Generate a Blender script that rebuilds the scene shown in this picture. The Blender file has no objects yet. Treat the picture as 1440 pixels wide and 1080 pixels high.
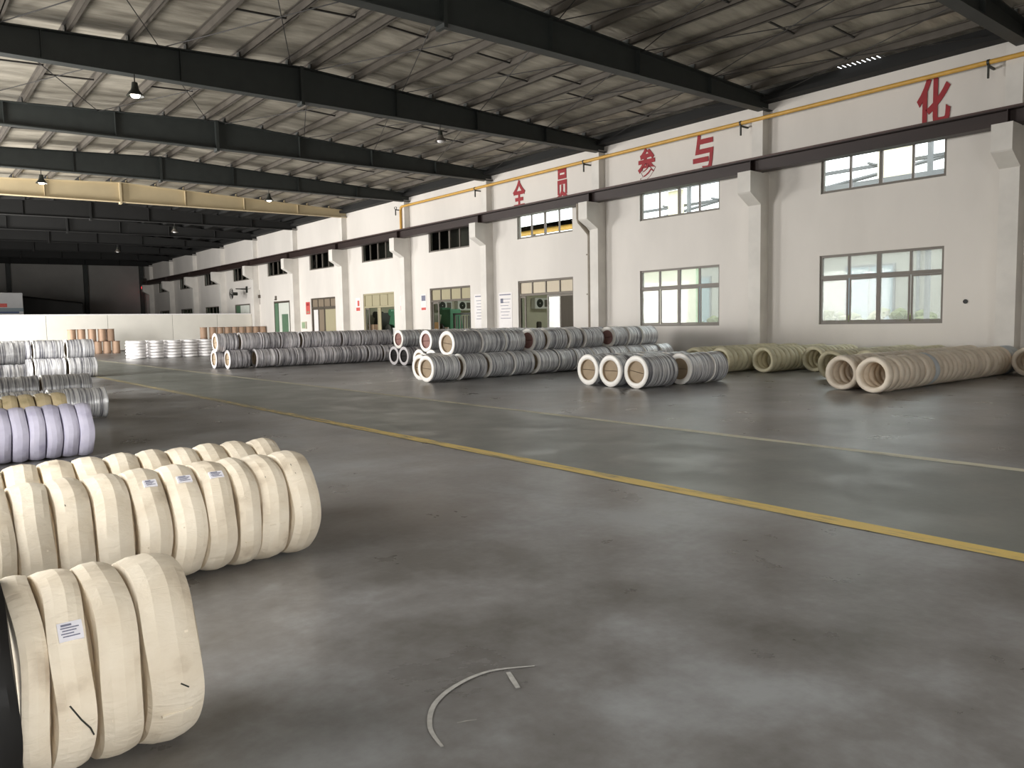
import bpy, bmesh, math, random
from mathutils import Matrix, Vector
random.seed(7)
PI = math.pi
SC = bpy.context.scene
COL = SC.collection

# ------------------------------------------------------------------ camera, world, light, exposure
cam_d = bpy.data.cameras.new('camera')
cam_d.sensor_width = 36.0
cam_d.lens = 27.0
cam_d.clip_end = 400
cam_d.clip_start = 0.02
cam = bpy.data.objects.new('camera', cam_d)
COL.objects.link(cam)
yaw, pit, roll = math.radians(39.29), math.radians(4.522), math.radians(-1.022)
f = Vector((math.sin(yaw)*math.cos(pit), math.cos(yaw)*math.cos(pit), -math.sin(pit)))
r = Vector((math.cos(yaw), -math.sin(yaw), 0))
u = r.cross(f)
r2 = r*math.cos(roll) + u*math.sin(roll)
u2 = -r*math.sin(roll) + u*math.cos(roll)
M = Matrix((r2, u2, -f)).transposed().to_4x4()
M.translation = (0, 0, 1.5)
cam.matrix_world = M
SC.camera = cam
SC.view_settings.view_transform = 'Standard'
SC.view_settings.look = 'None'
SC.view_settings.exposure = 0.34
SC.view_settings.gamma = 1.0
SC.view_settings.use_curve_mapping = False
SC.cycles.max_bounces = 9
SC.cycles.diffuse_bounces = 6
SC.cycles.glossy_bounces = 4
SC.cycles.transparent_max_bounces = 16
SC.cycles.sample_clamp_indirect = 6
SC.cycles.caustics_reflective = False
SC.cycles.caustics_refractive = False

world = bpy.data.worlds.new('world')
SC.world = world
world.use_nodes = True
wb = world.node_tree.nodes['Background']
wb.inputs[0].default_value = (0.93, 0.97, 1.0, 1)      # even white overcast sky
wb.inputs[1].default_value = 3.0

def area(name, loc, direction, sx, sy, radiance, color=(1, 0.96, 0.9)):
    l = bpy.data.lights.new(name, 'AREA')
    l.shape = 'RECTANGLE'; l.size = sx; l.size_y = sy
    l.energy = radiance*PI*sx*sy
    l.color = color
    o = bpy.data.objects.new(name, l); COL.objects.link(o)
    o.location = loc
    o.rotation_euler = Vector(direction).to_track_quat('-Z', 'Y').to_euler()
    return o
WARM = (1, 0.972, 0.94)
# area lamps added as daylight at unseen doorways behind the camera and at left
area('unseen_front_door_lamp', (0.6, -6.9, 2.4), (0, 1, 0.05), 5.4, 4.4, 5.8, WARM)
area('unseen_left_door_lamp', (-2.7, 5.6, 2.3), (1, 0, 0), 4.6, 4.4, 5.6, WARM)
area('unseen_left_door_lamp', (-2.7, 25.0, 2.3), (1, 0, 0.05), 5.6, 4.4, 24.0, WARM)
area('unseen_left_door_lamp', (-2.7, 41.0, 2.3), (1, 0, 0.05), 6.6, 4.4, 38.0, WARM)
area('unseen_left_door_lamp', (-2.7, 53.5, 2.3), (1, 0, 0.05), 4.6, 4.4, 40.0, WARM)  # far doorway lamp added to brighten the partition

# ------------------------------------------------------------------ materials
def new_mat(name):
    m = bpy.data.materials.new(name); m.use_nodes = True
    nt = m.node_tree
    return m, nt, nt.nodes['Principled BSDF']
def lin(c):
    return tuple(((v/255)/12.92 if v/255 <= 0.04045 else (((v/255)+0.055)/1.055)**2.4) for v in c) + (1,)
def mat(name, rgb, rough=0.6, metal=0.0, noise=0.0, nscale=8.0, bump=0.0, bscale=60.0, spec=0.5, stretch=None, rgb2=None, obj=True):
    m, nt, b = new_mat(name)
    N, L = nt.nodes, nt.links
    b.inputs['Roughness'].default_value = rough
    b.inputs['Metallic'].default_value = metal
    b.inputs['Specular IOR Level'].default_value = spec
    c = lin(rgb)
    tc = N.new('ShaderNodeTexCoord')
    src = tc.outputs['Object']
    if stretch:
        mp = N.new('ShaderNodeMapping'); mp.inputs['Scale'].default_value = stretch
        L.new(src, mp.inputs[0]); src = mp.outputs[0]
    nz = N.new('ShaderNodeTexNoise'); nz.inputs['Scale'].default_value = nscale; nz.inputs['Detail'].default_value = 5
    L.new(src, nz.inputs['Vector'])
    mx = N.new('ShaderNodeMix'); mx.data_type = 'RGBA'
    c2 = lin(rgb2) if rgb2 else tuple(v*(1-noise) for v in c[:3]) + (1,)
    mx.inputs[6].default_value = c; mx.inputs[7].default_value = c2
    cr = N.new('ShaderNodeMapRange'); cr.inputs[1].default_value = 0.38; cr.inputs[2].default_value = 0.66
    L.new(nz.outputs[0], cr.inputs[0]); L.new(cr.outputs[0], mx.inputs[0])
    L.new(mx.outputs[2], b.inputs['Base Color'])
    if bump:
        n2 = N.new('ShaderNodeTexNoise'); n2.inputs['Scale'].default_value = bscale; n2.inputs['Detail'].default_value = 4
        L.new(src, n2.inputs['Vector'])
        bp = N.new('ShaderNodeBump'); bp.inputs['Strength'].default_value = bump; bp.inputs['Distance'].default_value = 0.02
        L.new(n2.outputs[0], bp.inputs['Height']); L.new(bp.outputs[0], b.inputs['Normal'])
    return m
def emit(name, rgb, s):
    m, nt, b = new_mat(name)
    b.inputs['Emission Color'].default_value = lin(rgb); b.inputs['Emission Strength'].default_value = s
    b.inputs['Base Color'].default_value = lin(rgb)
    return m
def glass(name, clear=0.9, tint=(0.95, 0.98, 0.96), haze=0.0, haze_rgb=(230, 230, 225)):
    m, nt, b = new_mat(name)
    N, L = nt.nodes, nt.links
    tr = N.new('ShaderNodeBsdfTransparent'); tr.inputs[0].default_value = (*tint, 1)
    gl = N.new('ShaderNodeBsdfGlossy'); gl.inputs['Roughness'].default_value = 0.05
    m1 = N.new('ShaderNodeMixShader'); m1.inputs[0].default_value = 1-clear
    L.new(tr.outputs[0], m1.inputs[1]); L.new(gl.outputs[0], m1.inputs[2])
    out = m1
    if haze:
        tl = N.new('ShaderNodeBsdfTranslucent'); tl.inputs[0].default_value = lin(haze_rgb)
        m2 = N.new('ShaderNodeMixShader'); m2.inputs[0].default_value = haze
        L.new(m1.outputs[0], m2.inputs[1]); L.new(tl.outputs[0], m2.inputs[2]); out = m2
    L.new(out.outputs[0], N['Material Output'].inputs[0])
    return m

def line_mat(name, rgb, worn):
    m, nt, b = new_mat(name)
    N, L = nt.nodes, nt.links
    tc = N.new('ShaderNodeTexCoord'); mp = N.new('ShaderNodeMapping'); mp.inputs['Scale'].default_value = (7, 0.9, 1)
    L.new(tc.outputs['Object'], mp.inputs[0])
    nz = N.new('ShaderNodeTexNoise'); nz.inputs['Scale'].default_value = 1.6; nz.inputs['Detail'].default_value = 8; nz.inputs['Roughness'].default_value = 0.7
    L.new(mp.outputs[0], nz.inputs['Vector'])
    # the paint is worn away where the trucks cross, far down the hall
    sp = N.new('ShaderNodeSeparateXYZ'); L.new(tc.outputs['Object'], sp.inputs[0])
    far = N.new('ShaderNodeMapRange'); far.inputs[1].default_value = 7; far.inputs[2].default_value = 17; far.inputs[3].default_value = -0.05; far.inputs[4].default_value = 0.17
    L.new(sp.outputs['Y'], far.inputs[0])
    ad = N.new('ShaderNodeMath'); ad.operation = 'ADD'; L.new(nz.outputs[0], ad.inputs[0]); L.new(far.outputs[0], ad.inputs[1])
    cr = N.new('ShaderNodeValToRGB')
    cr.color_ramp.elements[0].position = 0.46; cr.color_ramp.elements[0].color = lin(rgb)
    cr.color_ramp.elements[1].position = 0.62; cr.color_ramp.elements[1].color = lin(worn)
    L.new(ad.outputs[0], cr.inputs[0]); L.new(cr.outputs[0], b.inputs['Base Color'])
    b.inputs['Roughness'].default_value = 0.5
    return m
MT = {}
MT['plaster'] = mat('white_plaster', (226, 221, 214), 0.85, 0, 0.10, 0.45, 0.12, 25, stretch=(1, 1, 0.4))
MT['plaster_edge'] = mat('white_plaster_column', (226, 222, 215), 0.85, 0, 0.10, 1.5, 0.15, 25)
MT['partition'] = mat('partition_panel', (232, 229, 219), 0.7, 0, 0.05, 1.0)
MT['dark_sheet'] = mat('dark_wall_sheet', (150, 148, 144), 0.8, 0, 0.12, 0.6)
MT['dark_roof'] = mat('shaded_roof_tone', (30, 30, 29), 0.85, 0, 0.2, 0.8)  # near-black for the far roof, its lack of light put into the colour
MT['steel'] = mat('dark_green_grey_steel', (50, 54, 52), 0.55, 0, 0.15, 3.0)
MT['tan_steel'] = mat('cream_painted_steel', (196, 180, 146), 0.6, 0, 0.06, 2.0)
MT['purlin'] = mat('galvanised_purlin', (92, 86, 78), 0.65, 0.0, 0.2, 3.0)
MT['rod'] = mat('dark_rod_steel', (48, 46, 44), 0.6)
MT['crane'] = mat('red_brown_painted_beam', (50, 37, 34), 0.5, 0, 0.25, 2.0, stretch=(1, 0.3, 1))
MT['rail'] = mat('crane_rail_steel', (92, 74, 70), 0.45, 0.3, 0.2, 2.0)
MT['yellow'] = mat('yellow_pipe_paint', (218, 170, 80), 0.45, 0, 0.12, 5)
MT['red_paint'] = mat('red_sign_paint', (158, 38, 46), 0.6, 0, 0.12, 4)
MT['frame'] = mat('grey_aluminium_frame', (112, 106, 98), 0.5, 0.1, 0.1, 4)
MT['frame_dark'] = mat('dark_window_frame', (92, 84, 74), 0.5, 0.2, 0.1, 4)
MT['green_paint'] = mat('green_door_paint', (92, 124, 98), 0.55, 0, 0.1, 3)
MT['white_paint'] = mat('white_door_paint', (222, 226, 216), 0.5, 0, 0.05, 3)
MT['beige_panel'] = mat('beige_blind', (206, 194, 172), 0.7, 0, 0.08, 14, stretch=(1, 8, 0.2))
MT['olive_panel'] = mat('olive_blind', (168, 160, 130), 0.7, 0, 0.12, 14, stretch=(1, 8, 0.2))
MT['brown_panel'] = mat('brown_curtain', (134, 120, 102), 0.8, 0, 0.2, 10, stretch=(1, 8, 0.1))
MT['curtain_dark'] = mat('dark_curtain', (78, 72, 62), 0.9, 0, 0.3, 9, stretch=(1, 10, 0.1))
MT['glass'] = glass('clear_glass', 0.985)
MT['glass_dull'] = glass('dull_glass', 0.985, haze=0.12)
MT['glass_hazy'] = glass('dusty_glass', 0.99, haze=0.12)
MT['cardboard'] = mat('brown_cardboard', (168, 148, 122), 0.8, 0, 0.1, 6)
MT['cardboard_red'] = mat('pinkish_cardboard', (150, 112, 104), 0.8, 0, 0.15, 6)
MT['drum'] = mat('kraft_fibre_drum', (180, 150, 126), 0.7, 0, 0.1, 3)
MT['drum_rim'] = mat('drum_rim_steel', (142, 112, 90), 0.5, 0.2, 0.1, 3)
MT['end_ring'] = mat('white_coil_end_wrap', (246, 242, 234), 0.35, 0, 0.05, 10, 0.2, 40)
MT['end_ring_grey'] = mat('grey_coil_end_wrap', (214, 210, 210), 0.4, 0, 0.1, 10, 0.2, 40)
MT['white_wrap'] = mat('white_plastic_wrap', (246, 244, 244), 0.35, 0, 0.06, 6, 0.2, 30)
MT['black'] = mat('black_plastic', (22, 21, 20), 0.5, 0, 0.1, 6)
MT['line_yellow'] = line_mat('worn_yellow_line', (236, 206, 122), (152, 144, 118))
MT['line_white'] = line_mat('worn_cream_line', (240, 236, 212), (180, 176, 154))
MT['chalk'] = mat('white_chalk', (188, 186, 180), 0.9, 0, 0.2, 30)
MT['paper'] = mat('paper_label', (232, 230, 236), 0.6, 0, 0.08, 20)
MT['ink'] = mat('grey_print', (120, 122, 140), 0.7)
MT['poster_red'] = mat('red_poster', (206, 92, 84), 0.6, 0, 0.1, 6)
MT['poster_white'] = mat('white_poster', (232, 228, 226), 0.6, 0, 0.04, 6)
MT['blue'] = mat('blue_stripe', (64, 82, 120), 0.5)
MT['cabin'] = mat('cabin_white', (190, 190, 190), 0.6, 0, 0.05, 2)
MT['machine_green'] = mat('machine_green', (70, 122, 92), 0.45, 0, 0.15, 4)
MT['machine_dark'] = mat('machine_dark', (48, 50, 44), 0.5, 0, 0.2, 4)
MT['room_green'] = mat('room_wall_green', (150, 172, 138), 0.8, 0, 0.06, 2)
MT['room_cream'] = mat('room_wall_cream', (204, 200, 180), 0.8, 0, 0.06, 2)
MT['orange'] = mat('orange_crate', (196, 138, 62), 0.6, 0, 0.1, 5)
MT['ac_white'] = mat('air_conditioner_white', (226, 226, 222), 0.5)
MT['ext_wall'] = mat('outside_wall_tiles', (152, 149, 142), 0.7, 0, 0.05, 0.7)
MT['ext_blue'] = mat('outside_blue_glass', (134, 146, 152), 0.25)
MT['hedge'] = mat('hedge_leaves', (104, 112, 66), 0.9, 0, 0.45, 7)
MT['asphalt'] = mat('yard_concrete', (170, 168, 160), 0.9, 0, 0.1, 1)
MT['ext_steel'] = mat('outside_grey_steel', (120, 120, 122), 0.6, 0.1, 0.1, 2)
MT['ext_cream'] = mat('outside_cream_panel', (244, 234, 204), 0.6, 0, 0.05, 1)
MT['downpipe'] = mat('grey_brown_downpipe', (140, 130, 116), 0.6, 0, 0.2, 3)
MT['lamp_on'] = emit('lamp_bulb', (255, 248, 232), 6)
MT['red_lamp'] = emit('red_lamp', (255, 60, 70), 1.6)
MT['red_core'] = emit('red_lamp_core', (255, 225, 225), 5)
MT['tube'] = emit('added_tube_lamp', (250, 255, 244), 8)
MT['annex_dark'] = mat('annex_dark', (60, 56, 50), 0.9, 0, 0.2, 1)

def insulation():
    m, nt, b = new_mat('silver_roof_insulation')
    N, L = nt.nodes, nt.links
    tc = N.new('ShaderNodeTexCoord')
    mp = N.new('ShaderNodeMapping'); mp.inputs['Scale'].default_value = (0.35, 1.3, 1)
    L.new(tc.outputs['Object'], mp.inputs[0])
    nz = N.new('ShaderNodeTexNoise'); nz.inputs['Scale'].default_value = 1.6; nz.inputs['Detail'].default_value = 6
    L.new(mp.outputs[0], nz.inputs['Vector'])
    cr = N.new('ShaderNodeValToRGB')
    cr.color_ramp.elements[0].position = 0.3; cr.color_ramp.elements[0].color = lin((130, 124, 112))
    cr.color_ramp.elements[1].position = 0.72; cr.color_ramp.elements[1].color = lin((198, 191, 176))
    L.new(nz.outputs[0], cr.inputs[0]); L.new(cr.outputs[0], b.inputs['Base Color'])
    b.inputs['Roughness'].default_value = 0.5; b.inputs['Metallic'].default_value = 0.35
    n2 = N.new('ShaderNodeTexNoise'); n2.inputs['Scale'].default_value = 5; n2.inputs['Detail'].default_value = 4
    L.new(mp.outputs[0], n2.inputs['Vector'])
    bp = N.new('ShaderNodeBump'); bp.inputs['Strength'].default_value = 0.5; bp.inputs['Distance'].default_value = 0.1
    L.new(n2.outputs[0], bp.inputs['Height']); L.new(bp.outputs[0], b.inputs['Normal'])
    return m
MT['insulation'] = insulation()

def floor_mat(name, cols, r0, r1, big=0.42):
    m, nt, b = new_mat(name)
    N, L = nt.nodes, nt.links
    tc = N.new('ShaderNodeTexCoord')
    def noise(scale, det, vec=None, dist=0.0):
        n = N.new('ShaderNodeTexNoise'); n.inputs['Scale'].default_value = scale; n.inputs['Detail'].default_value = det
        n.inputs['Distortion'].default_value = dist; n.inputs['Roughness'].default_value = 0.6
        L.new(tc.outputs['Object'], n.inputs['Vector']); return n
    a = noise(big, 7); c = noise(1.3, 10, dist=0.2); d = noise(14, 6)
    cr = N.new('ShaderNodeValToRGB')
    els = cr.color_ramp.elements
    els[0].position = 0.41; els[0].color = lin(cols[0]); els[1].position = 0.60; els[1].color = lin(cols[2])
    e = els.new(0.5); e.color = lin(cols[1])
    ad = N.new('ShaderNodeMath'); ad.operation = 'MULTIPLY_ADD'; ad.inputs[1].default_value = 0.55
    L.new(a.outputs[0], ad.inputs[0])
    m2 = N.new('ShaderNodeMath'); m2.operation = 'MULTIPLY_ADD'; m2.inputs[1].default_value = 0.35
    m3 = N.new('ShaderNodeMath'); m3.operation = 'MULTIPLY'; m3.inputs[1].default_value = 0.10
    L.new(d.outputs[0], m3.inputs[0]); L.new(c.outputs[0], m2.inputs[0]); L.new(m3.outputs[0], m2.inputs[2])
    L.new(m2.outputs[0], ad.inputs[2]); L.new(ad.outputs[0], cr.inputs[0])
    sd = N.new('ShaderNodeVectorMath'); sd.operation = 'DISTANCE'; sd.inputs[1].default_value = (2.95, 5.5, 0)
    L.new(tc.outputs['Object'], sd.inputs[0])
    sr = N.new('ShaderNodeMapRange'); sr.inputs[1].default_value = 0.2; sr.inputs[2].default_value = 1.25; sr.inputs[3].default_value = 1.0; sr.inputs[4].default_value = 0.0
    L.new(sd.outputs['Value'], sr.inputs[0])
    sm = N.new('ShaderNodeMath'); sm.operation = 'MULTIPLY'; L.new(sr.outputs[0], sm.inputs[0]); L.new(c.outputs[0], sm.inputs[1])
    st = N.new('ShaderNodeMix'); st.data_type = 'RGBA'; st.inputs[7].default_value = lin((92, 74, 54))
    L.new(sm.outputs[0], st.inputs[0]); L.new(cr.outputs[0], st.inputs[6])
    L.new(st.outputs[2], b.inputs['Base Color'])
    mr = N.new('ShaderNodeMapRange'); mr.inputs[1].default_value = 0.35; mr.inputs[2].default_value = 0.65
    mr.inputs[3].default_value = r0; mr.inputs[4].default_value = r1
    L.new(c.outputs[0], mr.inputs[0]); L.new(mr.outputs[0], b.inputs['Roughness'])
    bp = N.new('ShaderNodeBump'); bp.inputs['Strength'].default_value = 0.08; bp.inputs['Distance'].default_value = 0.01
    L.new(d.outputs[0], bp.inputs['Height']); L.new(bp.outputs[0], b.inputs['Normal'])
    return m
MT['floor'] = floor_mat('polished_dark_concrete', [(100, 97, 93), (128, 126, 124), (156, 158, 158)], 0.27, 0.38)
MT['lane'] = floor_mat('green_grey_lane_paint', [(116, 118, 112), (126, 129, 123), (137, 140, 134)], 0.3, 0.46)

def wire_mat(name, dark, light, rough, metal, along='X', freq=26.0):
    """wire winding: fine bright and dark bands round the coil, glints put into the bright ones"""
    m, nt, b = new_mat(name)
    N, L = nt.nodes, nt.links
    tc = N.new('ShaderNodeTexCoord'); oi = N.new('ShaderNodeObjectInfo')
    ad = N.new('ShaderNodeVectorMath'); ad.operation = 'MULTIPLY_ADD'
    ad.inputs[1].default_value = (1, 1, 1)
    sc = N.new('ShaderNodeVectorMath'); sc.operation = 'SCALE'; sc.inputs[0].default_value = (37, 11, 19)
    L.new(oi.outputs['Random'], sc.inputs['Scale'])
    L.new(tc.outputs['Object'], ad.inputs[0]); L.new(sc.outputs[0], ad.inputs[2])
    mp = N.new('ShaderNodeMapping'); mp.inputs['Scale'].default_value = (freq, 0.9, 0.9)
    L.new(ad.outputs[0], mp.inputs[0])
    nz = N.new('ShaderNodeTexNoise'); nz.inputs['Scale'].default_value = 1.0; nz.inputs['Detail'].default_value = 4; nz.inputs['Roughness'].default_value = 0.7
    L.new(mp.outputs[0], nz.inputs['Vector'])
    cr = N.new('ShaderNodeValToRGB')
    cr.color_ramp.elements[0].position = 0.38; cr.color_ramp.elements[0].color = lin(dark)
    cr.color_ramp.elements[1].position = 0.60; cr.color_ramp.elements[1].color = lin(light)  # near-white bands also carry the wire's highlights as colour
    L.new(nz.outputs[0], cr.inputs[0])
    hs = N.new('ShaderNodeHueSaturation')
    vr = N.new('ShaderNodeMapRange'); vr.inputs[3].default_value = 0.8; vr.inputs[4].default_value = 1.12
    L.new(oi.outputs['Random'], vr.inputs[0]); L.new(vr.outputs[0], hs.inputs['Value'])
    L.new(cr.outputs[0], hs.inputs['Color']); L.new(hs.outputs[0], b.inputs['Base Color'])
    b.inputs['Metallic'].default_value = metal; b.inputs['Roughness'].default_value = rough
    bp = N.new('ShaderNodeBump'); bp.inputs['Strength'].default_value = 0.55; bp.inputs['Distance'].default_value = 0.02
    L.new(nz.outputs[0], bp.inputs['Height']); L.new(bp.outputs[0], b.inputs['Normal'])
    return m
MT['silver'] = wire_mat('galvanised_wire', (104, 104, 114), (255, 255, 255), 0.28, 0.22, freq=30)
MT['silver_dark'] = wire_mat('dull_galvanised_wire', (88, 86, 94), (252, 248, 250), 0.33, 0.22, freq=24)

def cloth_mat(name, base, shade, stain, bump=0.35):
    m, nt, b = new_mat(name)
    N, L = nt.nodes, nt.links
    tc = N.new('ShaderNodeTexCoord'); oi = N.new('ShaderNodeObjectInfo')
    sc = N.new('ShaderNodeVectorMath'); sc.operation = 'SCALE'; sc.inputs[0].default_value = (13, 29, 17)
    L.new(oi.outputs['Random'], sc.inputs['Scale'])
    ad = N.new('ShaderNodeVectorMath'); ad.operation = 'ADD'
    L.new(tc.outputs['Object'], ad.inputs[0]); L.new(sc.outputs[0], ad.inputs[1])
    n1 = N.new('ShaderNodeTexNoise'); n1.inputs['Scale'].default_value = 4.5; n1.inputs['Detail'].default_value = 5
    L.new(ad.outputs[0], n1.inputs['Vector'])
    cr = N.new('ShaderNodeValToRGB')
    cr.color_ramp.elements[0].position = 0.28; cr.color_ramp.elements[0].color = lin(stain)
    cr.color_ramp.elements[1].position = 0.62; cr.color_ramp.elements[1].color = lin(base)
    e = cr.color_ramp.elements.new(0.42); e.color = lin(shade)
    L.new(n1.outputs[0], cr.inputs[0])
    hs = N.new('ShaderNodeHueSaturation')
    vr = N.new('ShaderNodeMapRange'); vr.inputs[3].default_value = 0.88; vr.inputs[4].default_value = 1.06
    L.new(oi.outputs['Random'], vr.inputs[0]); L.new(vr.outputs[0], hs.inputs['Value'])
    L.new(cr.outputs[0], hs.inputs['Color']); L.new(hs.outputs[0], b.inputs['Base Color'])
    b.inputs['Roughness'].default_value = 0.62; b.inputs['Specular IOR Level'].default_value = 0.35
    mp = N.new('ShaderNodeMapping'); mp.inputs['Scale'].default_value = (9, 26, 26)
    L.new(ad.outputs[0], mp.inputs[0])
    n2 = N.new('ShaderNodeTexNoise'); n2.inputs['Scale'].default_value = 1.0; n2.inputs['Detail'].default_value = 5; n2.inputs['Distortion'].default_value = 0.8
    L.new(mp.outputs[0], n2.inputs['Vector'])
    bp = N.new('ShaderNodeBump'); bp.inputs['Strength'].default_value = bump; bp.inputs['Distance'].default_value = 0.012
    L.new(n2.outputs[0], bp.inputs['Height']); L.new(bp.outputs[0], b.inputs['Normal'])
    return m
MT['cream_cloth'] = cloth_mat('cream_woven_wrap', (234, 223, 203), (224, 211, 189), (186, 170, 148), 0.5)
MT['lilac_cloth'] = cloth_mat('lilac_woven_wrap', (208, 204, 220), (198, 194, 212), (180, 175, 197), 0.2)
MT['tan_cloth'] = cloth_mat('tan_woven_wrap', (206, 188, 152), (190, 172, 134), (150, 138, 104))
MT['beige_ring'] = cloth_mat('beige_paper_wrap', (241, 229, 211), (232, 218, 198), (210, 194, 172), 0.3)
MT['olive_ring'] = cloth_mat('olive_paper_wrap', (224, 216, 186), (214, 206, 174), (188, 178, 146), 0.3)
MT['pale_ring'] = cloth_mat('pale_blue_wrap', (214, 220, 222), (204, 210, 214), (188, 194, 200), 0.2)

# ------------------------------------------------------------------ mesh helpers
class MB:
    def __init__(s): s.v = []; s.f = []
    def box(s, x0, x1, y0, y1, z0, z1):
        b = len(s.v)
        s.v += [(x0,y0,z0),(x1,y0,z0),(x1,y1,z0),(x0,y1,z0),(x0,y0,z1),(x1,y0,z1),(x1,y1,z1),(x0,y1,z1)]
        s.f += [(b,b+3,b+2,b+1),(b+4,b+5,b+6,b+7),(b,b+1,b+5,b+4),(b+1,b+2,b+6,b+5),(b+2,b+3,b+7,b+6),(b+3,b,b+4,b+7)]
        return s
    def hexa(s, p):
        b = len(s.v); s.v += [tuple(q) for q in p]
        s.f += [(b,b+3,b+2,b+1),(b+4,b+5,b+6,b+7),(b,b+1,b+5,b+4),(b+1,b+2,b+6,b+5),(b+2,b+3,b+7,b+6),(b+3,b,b+4,b+7)]
        return s
    def quad(s, *p):
        b = len(s.v); s.v += [tuple(q) for q in p]; s.f.append(tuple(range(b, b+len(p)))); return s
    def tube(s, pts, rad, n=8, cap=True):
        pts = [Vector(p) for p in pts]; rings = []
        rads = rad if isinstance(rad, (list, tuple)) else [rad]*len(pts)
        for i, p in enumerate(pts):
            t = (pts[min(i+1, len(pts)-1)] - pts[max(i-1, 0)]).normalized()
            a = Vector((0, 0, 1)) if abs(t.z) < 0.9 else Vector((1, 0, 0))
            e1 = t.cross(a).normalized(); e2 = t.cross(e1)
            b = len(s.v)
            for k in range(n):
                q = p + (e1*math.cos(2*PI*k/n) + e2*math.sin(2*PI*k/n))*rads[i]
                s.v.append(tuple(q))
            rings.append(b)
        for a, b in zip(rings, rings[1:]):
            for k in range(n): s.f.append((a+k, a+(k+1) % n, b+(k+1) % n, b+k))
        if cap:
            s.f.append(tuple(rings[0]+k for k in range(n))[::-1]); s.f.append(tuple(rings[-1]+k for k in range(n)))
        return s
    def lathe(s, prof, n=32, axis='z', closed=False, a0=0.0, jit=None):
        """prof: list of (along, radius); axis through origin"""
        b = len(s.v); m = len(prof)
        for k in range(n):
            a = a0 + 2*PI*k/n; ca, sa = math.cos(a), math.sin(a)
            for j, (h, rr) in enumerate(prof):
                if jit: h, rr = jit(k, j, h, rr)
                s.v.append((rr*ca, rr*sa, h) if axis == 'z' else (h, rr*ca, rr*sa))
        for k in range(n):
            k2 = (k+1) % n
            for j in range(m if closed else m-1):
                j2 = (j+1) % m
                s.f.append((b+k*m+j, b+k2*m+j, b+k2*m+j2, b+k*m+j2))
        return s
    def mesh(s, name, smooth=None):
        me = bpy.data.meshes.new(name); me.from_pydata(s.v, [], s.f)
        bm = bmesh.new(); bm.from_mesh(me); bmesh.ops.recalc_face_normals(bm, faces=bm.faces); bm.to_mesh(me); bm.free()
        if smooth is not None:
            for p in me.polygons: p.use_smooth = True
            me.set_sharp_from_angle(angle=math.radians(smooth))
        return me

def obj(name, me, m=None, parent=None, loc=None, rot=None, smooth=None):
    if isinstance(me, MB): me = me.mesh(name, smooth)
    if m is not None and not me.materials: me.materials.append(MT[m] if isinstance(m, str) else m)
    o = bpy.data.objects.new(name, me); COL.objects.link(o)
    if loc is not None: o.location = loc
    if rot is not None: o.rotation_euler = rot
    if parent is not None: o.parent = parent
    return o
def empty(name, loc=(0, 0, 0), rot=(0, 0, 0)):
    o = bpy.data.objects.new(name, None); COL.objects.link(o)
    o.location = loc; o.rotation_euler = rot; o.empty_display_size = 0.1
    return o
def tag(o, label, cat, group=None):
    o['label'] = label; o['category'] = cat
    if group: o['group'] = group
    return o
def struct(o): o['kind'] = 'structure'; return o
def bevel(o, w=0.01, seg=1):
    b = o.modifiers.new('bevel', 'BEVEL'); b.width = w; b.segments = seg; b.limit_method = 'ANGLE'; return o
ORD = ['first','second','third','fourth','fifth','sixth','seventh','eighth','ninth','tenth','eleventh','twelfth','thirteenth','fourteenth','fifteenth','sixteenth','seventeenth','eighteenth','nineteenth','twentieth','twenty-first','twenty-second','twenty-third','twenty-fourth','twenty-fifth','twenty-sixth','twenty-seventh','twenty-eighth','twenty-ninth','thirtieth','thirty-first','thirty-second','thirty-third','thirty-fourth','thirty-fifth','thirty-sixth']

# ------------------------------------------------------------------ setting
W = 22.8; XL = -2.8; YF = -7.0; YB = 90.8; RX = 10.0; YP = 60.2
BAY = 7.35; FY = [-0.25 + BAY*k for k in range(13)]          # frame lines, FY[1] = 7.1 ...
def ztop(x): return 9.08 - (x-RX)*0.034 if x >= RX else 9.08 - (RX-x)*0.055
def zbot(x): return 8.08 + (x-RX)*0.0095 if x >= RX else 8.08 - (RX-x)*0.014

flr = struct(obj('floor', MB().quad((XL, YF, 0), (W, YF, 0), (W, YB, 0), (XL, YB, 0)), 'floor'))
obj('painted_lane', MB().box(5.42, 8.36, YF+.1, YP-.2, 0.0005, 0.002), 'lane', flr)
def ribbon(pts, widths, z=0.004):
    mb = MB(); n = len(pts); b = 0
    for i, (x, y) in enumerate(pts):
        a = Vector(pts[max(i-1, 0)]); c = Vector(pts[min(i+1, n-1)]); d = (c-a).normalized(); nn = Vector((-d.y, d.x))*widths[i]/2
        mb.v += [(x+nn.x, y+nn.y, z), (x-nn.x, y-nn.y, z)]
    for i in range(n-1): mb.f.append((2*i, 2*i+1, 2*i+3, 2*i+2))
    return mb
ys = [-6 + 0.4*i for i in range(146)]
obj('painted_line', ribbon([(5.365, y) for y in ys], [0.185+0.025*math.sin(y*3.1)*random.random() for y in ys]), 'line_yellow', flr)
obj('painted_line', ribbon([(8.41, y) for y in ys], [0.16+0.02*math.sin(y*2.3) for y in ys]), 'line_white', flr)
def arc(pts, n=26):
    out = []
    P = [Vector(p) for p in pts]
    for i in range(len(P)-1):
        p0 = P[max(i-1, 0)]; p1 = P[i]; p2 = P[i+1]; p3 = P[min(i+2, len(P)-1)]
        for k in range(n//(len(P)-1)+1):
            t = k/(n//(len(P)-1)+1)
            out.append(tuple(0.5*((2*p1)+(-p0+p2)*t+(2*p0-5*p1+4*p2-p3)*t*t+(-p0+3*p1-3*p2+p3)*t**3)))
    return out + [tuple(P[-1])]
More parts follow.
